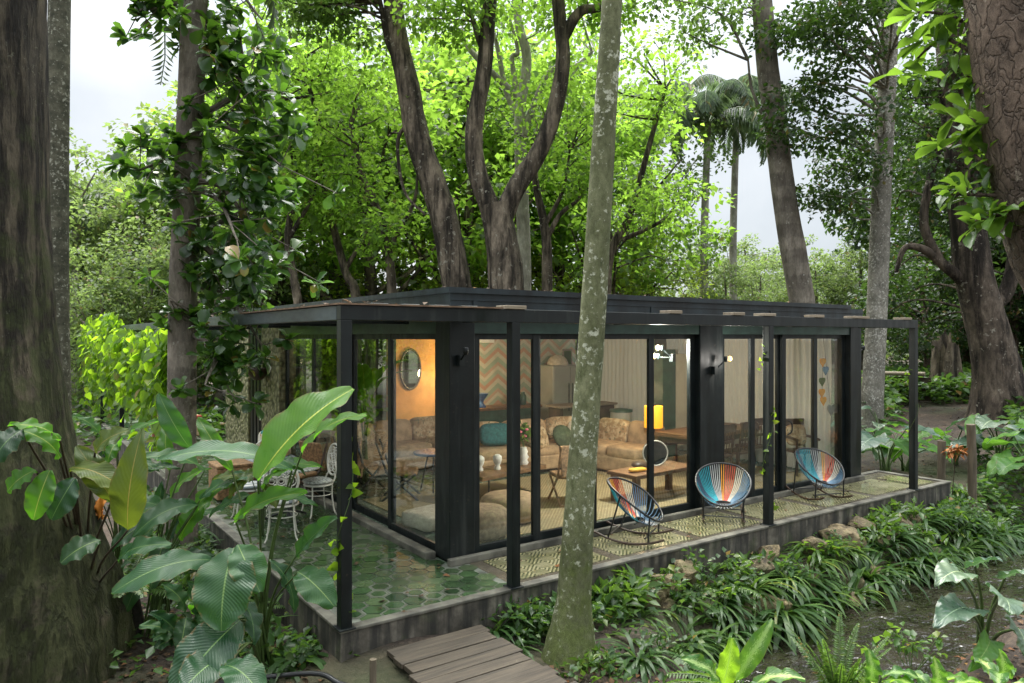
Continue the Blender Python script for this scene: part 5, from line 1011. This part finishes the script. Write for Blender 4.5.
# grey trunk with the glossy big-leaved branches
d = 9.75; root = at(180, 563, d); o = thing('glossy_leaved_tree', root, 'tall grey trunk hung with glossy dark rounded leaves before the pergola', 'tree'); b = MB()
tq, _ = limb(b, [at(180, 572, d), at(181, 480, d), at(183, 300, d), at(187, 200, d), at(194, 20, d), at(199, -140, d)], .195, .16, 16, 34, .02, (.10, .5)); axs = []; cts = []
br_ = [((194, 10), (225, -20), (262, 20), 9.6), ((193, 45), (228, 70), (252, 90), 9.3), ((190, 120), (235, 130), (280, 165), 9.4), ((186, 180), (225, 190), (262, 250), 9.2), ((185, 240), (235, 215), (285, 190), 9.9), ((184, 185), (218, 200), (237, 240), 9.0), ((184, 280), (230, 300), (262, 345), 9.3), ((190, 150), (165, 160), (140, 170), 9.6), ((196, -10), (170, 5), (140, 10), 9.5), ((183, 300), (190, 310), (170, 300), 9.4), ((186, 230), (240, 280), (250, 300), 9.8), ((183, 330), (215, 350), (205, 385), 9.2), ((188, 120), (240, 90), (240, 30), 9.8)]
for (p0, p1, p2, dd) in br_:
    Q = smooth_path([at(*p0, 9.75), at(*p1, (9.75 + dd) / 2 + .1), at(*p2, dd + random.uniform(-.5, .3))], 10); b.tube(Q, np.linspace(.05, .012, len(Q)), 7)
    for q in Q[3:]:
        for k in range(2 if abs(p2[0] - p0[0]) > 25 else 1): e = q + rng.normal(size=3) * [.30, .30, .26]; cts.append(e); axs.append(e - tq[len(tq) // 2] * [1, 1, 0] - [0, 0, e[2] - .25]); b.bar(q, e, .007, 5)
b.build('trunk', M['bk_grey'], o, root)
for (cx, cy, sx_, sy_, n_) in ((235, 55, 40, 38, 24), (262, 170, 30, 62, 34), (240, 265, 28, 40, 26), (228, 362, 22, 24, 12)):
    for k in range(n_): e = at(random.gauss(cx, sx_ * .6), random.gauss(cy, sy_ * .6), random.uniform(8.9, 10.4)); cts.append(e); axs.append(rng.normal(size=3) + [.3, -.5, .3])
np_mesh('crown', *rosettes(cts, axs, 13, .20, TOB, .33, .9), M['lf_gloss'], o, root)
# lichen trunk in front of the pavilion
d = 6.86; k_ = d / FPX; root = at(570, 668, d); o = thing('lichen_tree', root, 'slim pale lichen-spotted trunk rising from the bank before the glass front', 'tree'); b = MB()
Q = smooth_path([at(568, 700, d), at(569, 668, d), at(574, 600, d), at(581, 480, d), at(592, 330, d), at(603, 150, d), at(612, 0, d), at(618, -150, d)], 46); zz = [p[2] for p in Q]; hh = np.array([at(0, y, d)[2] for y in (700, 668, 630, 600, 500, 400, 300, 100, 0, -150)][::-1]); rr = np.array([42, 31, 22.5, 17.5, 14.8, 13.6, 13, 11.3, 10.3, 9.5][::-1]) * k_; b.tube(Q, np.interp(zz, hh[::-1], rr[::-1]), 18, wob=.02); b.build('trunk', M['bk_lichen'], o, root)
# trees just behind the roof
def V2(pts, d): return [at(x, y, d) for x, y in pts]
def gr(px, d): p = at(px, 337, d); p[2] = float(gz(p[0], p[1])) - .1; return p
dk = dict(flat=.65, wid=.36)
d = 21.
tree('leaning_tree', gr(492, d), 'leaning grey-brown tree directly behind the pavilion roof corner', [([gr(492, d)] + V2([(458, 290), (442, 210), (418, 140), (408, 85), (396, 30), (388, -60)], d), .46, .26), (V2([(402, 70), (388, 40), (380, 0)], d), .14, .06), (V2([(414, 120), (398, 140), (404, 190), (425, 215)], d), .07, .03)], 'bk_dark',
     (np.vstack([blob(at(385, -42, d), (3.2, 3.2, 1.2), 34), blob(at(345, 15, d), (1.3, 1.3, .7), 12), blob(at(300, -5, d), (1.2, 1.2, .9), 12)]), np.full(58, .75), 85, .19, 'lf_mid', dk))
d = 20.5
tree('forked_tree', gr(508, d), 'dark forked tree with two thick limbs rising behind the roof', [([gr(508, d)] + V2([(506, 290), (502, 245), (494, 205)], d), .56, .42), (V2([(497, 225), (478, 175), (474, 130), (484, 70), (490, 0), (500, -90)], d), .30, .17), (V2([(500, 225), (515, 190), (540, 150), (556, 105), (563, 60), (560, 20), (552, -60)], d), .30, .16), (V2([(562, 40), (580, 12), (605, 4), (640, -40)], d), .17, .08), (V2([(486, 60), (476, 30), (470, 10)], d), .1, .05)], 'bk_dark',
     (np.vstack([blob(at(530, -50, d), (3.6, 3.2, 1.1), 30), blob(at(620, -20, d), (2., 2., .8), 18), blob(at(450, 10, d), (1.2, 1.2, .8), 12)]), np.full(60, .75), 85, .19, 'lf_bright', dk))
d = 25.
tree('pale_tree', gr(525, d), 'pale smooth-barked tree with slim branching stems behind the forked tree', [([gr(525, d)] + V2([(524, 260), (521, 165), (520, 110), (527, 60), (518, 20), (512, -40)], d), .26, .12), (V2([(521, 125), (506, 90), (498, 50), (490, 20)], d), .12, .06), (V2([(521, 140), (538, 95), (552, 70), (575, 66), (592, 52)], d), .14, .05), (V2([(520, 110), (512, 60), (518, 52), (510, 20)], d), .1, .05), (V2([(520, 100), (470, 50), (462, 30)], d), .13, .05), (V2([(540, 120), (565, 95), (575, 70), (590, 60)], d), .11, .05)], 'bk_pale',
     (blob(at(530, -10, d), (3.5, 3.0, 2.0), 40), np.full(40, .8), 70, .2, 'lf_bright', dk))
d = 23.
tree('crooked_tree', gr(548, d), 'small dark crooked tree with sideways limb behind the roof', [([gr(548, d)] + V2([(547, 270), (545, 230), (536, 185), (532, 140)], d), .2, .08), (V2([(546, 240), (560, 215), (578, 200), (580, 192)], d), .09, .04), (V2([(545, 225), (563, 190), (570, 150)], d), .08, .03)], 'bk_dark', (np.vstack([blob(at(545, 120, d), (2.2, 2., 1.8), 26), blob(at(585, 180, d), (1.2, 1.2, .8), 12)]), np.full(38, .75), 62, .17, 'lf_bright', dk))
tree('slanting_tree', gr(612, 24), 'thin slanting dark-stemmed tree behind the lichen-spotted trunk', [([gr(612, 24)] + V2([(608, 270), (630, 215), (648, 150), (665, 90)], 24), .17, .06), (V2([(622, 240), (660, 222), (680, 200)], 24), .08, .03)], 'bk_dark', (np.vstack([blob(at(630, 80, 24), (1.7, 2.0, 1.6), 26), blob(at(645, 205, 24), (1.3, 1.6, .8), 14)]), np.full(40, .8), 60, .18, 'lf_bright', dk))
for (pts_, dd, l, m) in (([(356, 300), (345, 270), (325, 190), (318, 120), (300, 60)], 25, 'thin grey tree with bent stem behind the pergola', 'lf_bright'), ([(392, 300), (388, 250), (380, 215), (362, 175), (350, 130)], 23, 'dark twin-stemmed tree behind the pergola corner post', 'lf_bright'), ([(300, 320), (288, 240), (296, 180), (282, 100)], 24, 'slim upright tree beyond the glossy-leaved trunk', 'lf_bright')):
    tree('slim_tree', gr(pts_[0][0], dd), l, [([gr(pts_[0][0], dd)] + V2(pts_, dd), .19, .06), (V2([pts_[1], (pts_[1][0] + 25, pts_[1][1] - 45), (pts_[1][0] + 30, pts_[1][1] - 80)], dd), .09, .03), (V2([pts_[2], (pts_[2][0] - 20, pts_[2][1] - 35), (pts_[2][0] - 22, pts_[2][1] - 70)], dd), .07, .03)], 'bk_dark', (np.vstack([blob(at(pts_[-1][0] + 10, pts_[-1][1], dd), (2.6, 2.4, 1.9), 34), blob(at(pts_[2][0], pts_[2][1], dd), (1.5, 1.5, 1.4), 16)]), np.full(50, .8), 62, .18, m, dk))
# right-hand trees
d = 20.
tree('tall_bare_trunk', gr(822, d), 'tall bare grey trunk leaning behind the roof beside the palms', [([gr(822, d)] + V2([(801, 295), (786, 210), (776, 130), (768, 70), (762, 0), (757, -90)], d), .36, .25), (V2([(780, 150), (765, 120), (752, 90), (748, 60)], d), .06, .03), (V2([(776, 120), (800, 130), (820, 140)], d), .06, .03)], 'bk_grey', (np.vstack([blob(at(700, 10, d), (1.6, 1.6, .8), 16), blob(at(745, -60, d), (2.5, 2.5, .8), 20)]), np.full(40, .7), 80, .16, 'lf_mid', dk))
d = 20.4
tree('whitish_tree', gr(868, d), 'straight whitish trunk just behind the terrace end', [([gr(868, d)] + V2([(872, 400), (878, 290), (881, 200), (887, 90), (892, -60)], d), .30, .22, (.18, .5))], 'bk_white', (np.vstack([blob(at(860, 15, 18), (2.2, 2.2, 1.3), 30), blob(at(825, 120, 19), (1.4, 1.6, .9), 14), blob(at(815, 40, 19), (1.5, 1.6, 1.1), 18), blob(at(835, 195, 19.5), (1.2, 1.2, .45), 9), blob(at(850, 160, 20), (1., 1., .8), 10), blob(at(800, 90, 19), (.9, .9, .6), 8)]), np.full(89, .62), 85, .15, 'lf_dark', dk))
d = 22.
tree('massive_tree', gr(1003, d), 'massive brown tree with knotted trunk and drooping limb at the rear', [([gr(1003, d)] + V2([(998, 380), (988, 330), (974, 275), (966, 210), (958, 130), (950, 60), (944, -60)], d), .66, .32, (.4, .8)), (V2([(968, 285), (945, 266), (925, 250), (905, 248), (896, 272)], d), .19, .06), (V2([(984, 310), (1006, 292), (1016, 240), (1010, 170), (1004, 120)], d), .24, .13), (V2([(940, 262), (924, 225), (930, 180), (940, 150)], d), .15, .09), (V2([(950, 70), (975, 20), (990, -40)], d), .22, .14)], 'bk_greybrown',
     (np.vstack([blob(at(985, 20, d), (3.4, 3.4, 2.4), 60), blob(at(925, 150, 23), (2.4, 2.4, 2.6), 46), blob(at(1010, 200, 24), (2., 2.4, 2.2), 30), blob(at(915, 300, 25), (1.6, 2., 1.4), 24)]), np.full(160, .75), 100, .17, 'lf_dark', dk))
# close trunk in the upper corner with fresh big leaves
d = 5.; root = at(1190, 760, d); root[2] = -.5; o = thing('rough_brown_tree', root, 'rough brown flaking trunk crossing the top corner close by', 'tree'); b = MB(); limb(b, [root, at(1092, 330, d), at(1055, 230, d), at(1021, 60, d), at(1008, -40, d), at(998, -150, d)], .33, .27, 22, 34, .02)
cts = []; axs = []
for (p0, p1, p2, dd) in (((1040, 150), (985, 125), (945, 110), 5.3), ((1030, 90), (960, 20), (900, 12), 5.5), ((1050, 200), (985, 195), (935, 195), 5.2), ((1040, 120), (995, 90), (965, 75), 5.2), ((1055, 210), (1000, 215), (965, 225), 5.0), ((1030, 60), (975, 5), (930, -12), 5.3), ((1020, 100), (950, 40), (905, 70), 5.6), ((1035, 180), (980, 160), (960, 130), 5.4)):
    Q = smooth_path([at(*p0, 5), at(*p1, (5 + dd) / 2), at(*p2, dd)], 9); b.tube(Q, np.linspace(.022, .006, len(Q)), 6)
    for q in Q[3:]: cts.append(q + rng.normal(size=3) * .05); axs.append(Q[-1] - Q[0] + rng.normal(size=3) * .15)
b.build('trunk', M['bk_brown'], o, root); np_mesh('crown', *rosettes(cts, axs, 6, .20, TOB, .21, .75), M['lf_near'], o, root)
# royal palms
for (px, py, d, l) in ((706, 124, 40, 'royal palm with drooping fronds, the shorter grey trunk of the pair'), (735, 108, 43, 'royal palm with drooping fronds standing behind its twin')):
    root = gr(px, d); top = at(px + 2, py, d); o = thing('royal_palm', root, l, 'palm tree', 'royal palms beyond the roof'); b = MB(); limb(b, [root, at(px - 2, 250, d), top], .25, .18, 12, 20, .01); b.build('trunk', M['bk_pale'], o, root)
    palm_crown(o, top, [(k * .52 + px, random.uniform(.5, 1.3), random.uniform(4.6, 6.2), random.uniform(2.3, 3.1)) for k in range(17)], root, 'lf_royal', pl=1.1, pw=.06, pairs=44, hang=1.0)
o = thing('pale_palm_trunk', gr(76, 34), 'short pale palm trunk far behind the vine curtain', 'palm tree'); b = MB(); limb(b, [gr(76, 34), at(76, 280, 34), at(77, 215, 34)], .26, .2, 10, 10, .01); b.build('trunk', M['bk_pale'], o, o.location); palm_crown(o, at(77, 215, 34), [(k * .6, random.uniform(.6, 1.2), 3.4, 2.2) for k in range(10)], o.location, pl=.8, pw=.05, pairs=34)
# background trees: four kinds, copied with their trunks and crowns
def bg_tree(name, H, rad, leafm, bark, n, per, Ln, seed, label, group, zc=.62, zr=.36):
    global rng; r0 = rng; rng = np.random.default_rng(seed); cs = blob((0, 0, H * zc), (rad, rad, H * zr), n); cs[:, :2] += rng.normal(size=(n, 2)) * .5
    tr = [([(0, 0, -.3), (.2, .1, H * .3), (-.15, .2, H * .62), (.1, 0, H * .85)], .28, .07)]
    for k in range(7): a = k * .9 + rng.uniform(-.3, .3); z = H * rng.uniform(.22, .6); e = rng.uniform(.5, .85) * rad; tr.append(([(0, 0, z), (e * .5 * math.cos(a), e * .5 * math.sin(a), z + H * .08), (e * math.cos(a), e * math.sin(a), z + H * rng.uniform(.1, .26))], .11, .03))
    o = tree(name, (0, 0, 0), label, tr, bark, (cs, rng.uniform(.6, 1.15, n), per, Ln, leafm, dk), group=group); rng = r0; return o
BG = dict(m=bg_tree('mid_green_tree', 13, 3.8, 'lf_mid', 'bk_grey', 70, 75, .2, 105, '', '', .6, .38), b=bg_tree('broadleaf_tree', 13, 4.3, 'lf_bright', 'bk_dark', 80, 58, .27, 101, '', ''), y=bg_tree('lime_leaved_tree', 9.5, 3.6, 'lf_yellow', 'bk_dark', 72, 62, .24, 102, '', '', .55, .42), p=bg_tree('pale_leaved_tree', 13, 4.4, 'lf_pale', 'bk_grey', 100, 72, .26, 103, '', '', .55, .42), d=bg_tree('dark_leaved_tree', 12, 4.6, 'lf_dark', 'bk_brown', 100, 85, .26, 104, '', '', .52, .46))
first = {k: True for k in BG}
NAMES = dict(m=('mid-green fine-leaved tree among the brighter trees behind the roof', 'fine-leaved trees behind the roof'), b=('bright green broadleaf tree in the wood behind the pavilion', 'bright broadleaf trees behind the pavilion'), y=('low lime-green tree glowing just over the pavilion roof', 'lime-green trees over the roof line'), p=('hazy pale green tree in the far wood beyond the vine curtain', 'pale trees beyond the vine curtain'), d=('dark-leaved tree in the shady wood beyond the terrace end', 'dark trees beyond the terrace end'))
def plant_bg(k, px, d, s, label=None, group=None):
    if first[k]: o = BG[k]; first[k] = False
    else: o = copy_tree(BG[k])
    o.location = gr(px, d); o.scale = (s * random.uniform(.92, 1.08), s * random.uniform(.92, 1.08), s); o.rotation_euler = (0, 0, random.uniform(0, 6.28)); tag(o, label or NAMES[k][0], 'tree', group or NAMES[k][1])
for a in ((285, 31, 1.2), (325, 38, 1.4), (368, 29, 1.2), (425, 36, 1.45), (470, 32, 1.3), (520, 41, 1.6), (610, 32, 1.05), (560, 36, 1.35), (585, 38, 1.2), (250, 33, 1.25), (440, 47, 1.6)): plant_bg('b', *a)
for a in ((340, 33, 1.3), (480, 38, 1.5), (635, 40, 1.3), (270, 37, 1.35)): plant_bg('m', *a)
for a in ((318, 31, .8), (420, 33, .85), (585, 33, .8), (640, 36, .8), (500, 38, .9)): plant_bg('y', *a)
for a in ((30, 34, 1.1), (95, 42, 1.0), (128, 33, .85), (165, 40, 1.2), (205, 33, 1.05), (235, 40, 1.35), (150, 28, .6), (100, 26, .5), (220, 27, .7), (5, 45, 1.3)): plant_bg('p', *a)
for a in ((985, 34, 1.2), (955, 42, 1.4), (1010, 40, 1.45), (1050, 31, 1.3), (935, 36, .62), (925, 30, .5), (965, 33, .7), (1010, 30, .7), (1090, 34, 1.3)): plant_bg('d', *a)
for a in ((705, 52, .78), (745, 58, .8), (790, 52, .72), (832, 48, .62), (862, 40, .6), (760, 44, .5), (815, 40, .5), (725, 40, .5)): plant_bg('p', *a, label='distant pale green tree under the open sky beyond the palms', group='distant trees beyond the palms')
# far wood, read as one mass
n = 900; a = R(54.8) + rng.uniform(-1.05, 1.05, n); dd = rng.uniform(62, 95, n); cs = np.stack([CAM[0] + dd * np.cos(a), CAM[1] + dd * np.sin(a), rng.uniform(-.2, 9, n) * rng.uniform(.5, 1, n)], -1)
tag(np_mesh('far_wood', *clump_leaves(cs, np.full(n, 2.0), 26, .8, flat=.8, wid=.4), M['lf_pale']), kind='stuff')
# undergrowth on the far slope and litter
def scatter(name, boxes, L_, mat, h, T=T4, wid=.4, lay=.15):
    P_ = []
    for (px0, px1, d0, d1, n_) in boxes:
        for k in range(n_): p = gr(random.uniform(px0, px1), random.uniform(d0, d1)); p[2] += .1 + random.uniform(0, h); P_.append(p)
    P_ = np.array(P_); D = rand_dirs(len(P_)) * [1, 1, .5] + [0, 0, .15]; ln = L_ * rng.uniform(.6, 1.3, len(P_)); tag(np_mesh(name, *leaf_arrays(P_, D, rand_dirs(len(P_)) * lay * 3 + [0, 0, 1.], ln, ln * wid, T), M[mat]), kind='stuff')
scatter('undergrowth', [(885, 1060, 25, 31, 5200), (860, 900, 22, 30, 700), (40, 290, 20, 30, 2500), (1010, 1060, 17, 24, 800)], .26, 'lf_herb', .75)
scatter('ground_cover', [(975, 1060, 13.5, 17, 700), (985, 1050, 11.5, 14, 700)], .16, 'lf_herb', .3)
lp = []
for k in range(9000):
    p = gr(random.uniform(-30, 1080), random.choice((random.uniform(5, 9), random.uniform(12, 27)))); 
    if -.2 < p[0] < 11.7 and -.9 < p[1] < 24: continue
    if pdist(np.array(p[0]), np.array(p[1]), STREAM) < 1.15: continue
    p[2] += .115; lp.append(p)
for k in range(45): lp.append((random.uniform(.1, 11.3), random.uniform(.1, 1.2), .012)); lp.append((random.uniform(.1, 1.6), random.uniform(.2, 9), .012))
for k in range(160): lp.append((random.uniform(1.8, 9.6), random.uniform(1.0, 1.5), 3.175)); lp.append((random.uniform(.05, 1.6), random.uniform(.1, 6), 2.925))
lp = np.array(lp); ln = rng.uniform(.04, .09, len(lp)); tag(np_mesh('leaf_litter', *leaf_arrays(lp, rand_dirs(len(lp)) * [1, 1, .15], rand_dirs(len(lp)) * .25 + [0, 0, 1.], ln, ln * .36), M['lf_litter']), kind='stuff')
sc_p = []
for k in range(900):
    p = gr(random.uniform(20, 330), random.uniform(6.3, 9.5))
    if p[0] > -.15 and p[1] > -.1: continue
    p[2] += .12 + abs(random.gauss(0, .12)); sc_p.append(p)
sc_p = np.array(sc_p); ln = rng.uniform(.06, .16, len(sc_p)); tag(np_mesh('low_weeds', *leaf_arrays(sc_p, rand_dirs(len(sc_p)) * [1, 1, .5] + [0, 0, .2], rand_dirs(len(sc_p)) * .5 + [0, 0, 1.], ln, ln * .3), M['lf_herb']), kind='stuff')
# stump and log beyond
d = 27; root = gr(787, d); root = gr(788, d); 
o = thing('tree_stump', gr(798 + 147, d), 'broken grey-brown tree stump in the undergrowth', 'stump'); b = MB(); V = []
n = 28; a = np.arange(n) / n * 6.283
jag = [(.9 if k % 28 < 9 else .45) + .5 * random.random() for k in range(n)]
for z, r in ((-.2, .85), (.2, .66), (.7, .52), (1.2, .46)): V += [(r * (1 + .16 * math.sin(5 * t + 1) + .06 * math.sin(11 * t)) * math.cos(t), r * (1 + .16 * math.sin(5 * t + 1)) * math.sin(t), z) for t in a]
V += [(.43 * (1 + .15 * math.sin(5 * t)) * math.cos(t), .43 * math.sin(t), 1.2 + jag[k]) for k, t in enumerate(a)]; V += [(.22 * math.cos(t), .22 * math.sin(t), 1.1) for t in a]
b.add(V, [(i * n + k, i * n + (k + 1) % n, (i + 1) * n + (k + 1) % n, (i + 1) * n + k) for i in range(5) for k in range(n)], 0, False); b.build('wood', M['bk_dark'], o)
rf = thing('rail_fence', gr(880, 27), 'dark low timber fence behind the whitish trunk', 'fence'); o_ = np.array(rf.location); e_ = gr(925, 26) - o_; b = MB(); b.tube([(0, 0, 1.05), tuple(e_ + [0, 0, 1.05])], .09, 6); b.build('rail', M['raft'], rf)
for k in range(9): p = e_ * k / 8; b = MB(); b.box((p[0], p[1], .4), (.36, .05, 1.1), math.atan2(e_[1], e_[0])); b.build('board', M['darkwood'], rf)
# vine curtain on the side of the pergola
def vine(y0, y1, n, zlo, label, seed, zt=3.25):
    o = thing('vine_curtain', (.05, y0, 2.8), label, 'vine', 'vine curtains on the pergola'); b = MB(); P_ = []; D = []
    for k in range(n):
        y = random.uniform(y0, y1); z0 = random.uniform(zt - .5, zt); zl = max(zlo, z0 - abs(random.gauss(0, 1.0)) - .3); x = random.gauss(-.05, .13); s = np.array([[x + .04 * math.sin(q * 2 + k), y + .06 * math.sin(q * 1.7 + k), z0 + (zl - z0) * q / 8] for q in range(9)]); b.tube(s, .005, 4, cap=False)
        m = int((z0 - zl) / .06); t = np.sort(rng.uniform(0, 1, m)); c = np.stack([np.interp(t, np.linspace(0, 1, 9), s[:, i]) for i in range(3)], -1) + rng.normal(size=(m, 3)) * [.07, .08, .04]; P_.append(c); D.append(rng.normal(size=(m, 3)) * [.5, .6, .3] + [-.25, 0, -.75])
    P_ = np.vstack(P_); D = np.vstack(D); ln = rng.uniform(.13, .25, len(P_)); np_mesh('leaves', *leaf_arrays(P_, D, rng.normal(size=P_.shape) * .5 + [-1, -.4, .5], ln, ln * .40, THE), M['lf_ivy'], o, o.location); b.build('stems', M['stem'], o, o.location)
vine(7.8, 10.2, 95, .5, 'lime-green vine curtain hanging by the slender grey trunk', 1, 2.8)
vine(10.6, 14.3, 120, 1.1, 'lime-green vine curtain thickest at the pergola beam between posts', 2, 2.82)
vine(14.4, 22, 130, .3, 'long lime-green vine curtain at the far end of the pergola', 3)
# thin creepers on posts
def creeper(x, y, z0, z1, n, label, mat='lf_ivy', L_=.07):
    o = thing('creeper', (x, y, z0), label, 'vine'); b = MB(); t = np.linspace(0, 1, 16); P_ = np.stack([.055 + .075 * np.cos(t * 9), .055 + .075 * np.sin(t * 9), (z1 - z0) * t], -1); b.tube(P_, .004, 4); b.build('stem', M['stem'], o); idx = rng.integers(0, 16, n); ln = L_ * rng.uniform(.7, 1.3, n); c = P_[idx] + rng.normal(size=(n, 3)) * [.02, .02, .07]; c[:, 2] = np.clip(c[:, 2], 0.02, None)
    np_mesh('leaves', *leaf_arrays(c, rng.normal(size=(n, 3)) + [-.4, -.6, -.3], rng.normal(size=(n, 3)) * .5 + [-.3, -.8, .5], ln, ln * .42, THE), M[mat], o)
creeper(0, 0, .1, 2.0, 26, 'thin creeper climbing the pergola corner post', L_=.09); creeper(6.17, 0, .2, 2.4, 34, 'thin creeper twining up the pergola middle post'); creeper(10.2, 0, .6, 2.0, 12, 'sparse creeper on the last pergola post')
# banana plant added indoors, standing in for foliage reflected in the side glass
root = np.array([2.75, 5.75, FZ]); lv = []
for k in range(9): a = 2.4 * k; bp = root + np.array([.1 * math.cos(a), .1 * math.sin(a), random.uniform(.9, 1.5)]); lv.append((bp, bp + np.array([.6 * math.cos(a), .6 * math.sin(a), random.uniform(.3, 1.0)]), random.uniform(.26, .36), dict(m='cal_b', arch=.15)))
broad_plant('reflection_stand_in_plant', root, 'bright banana-leaved plant added indoors for the foliage reflected in the side glass', lv, 'cal_b')
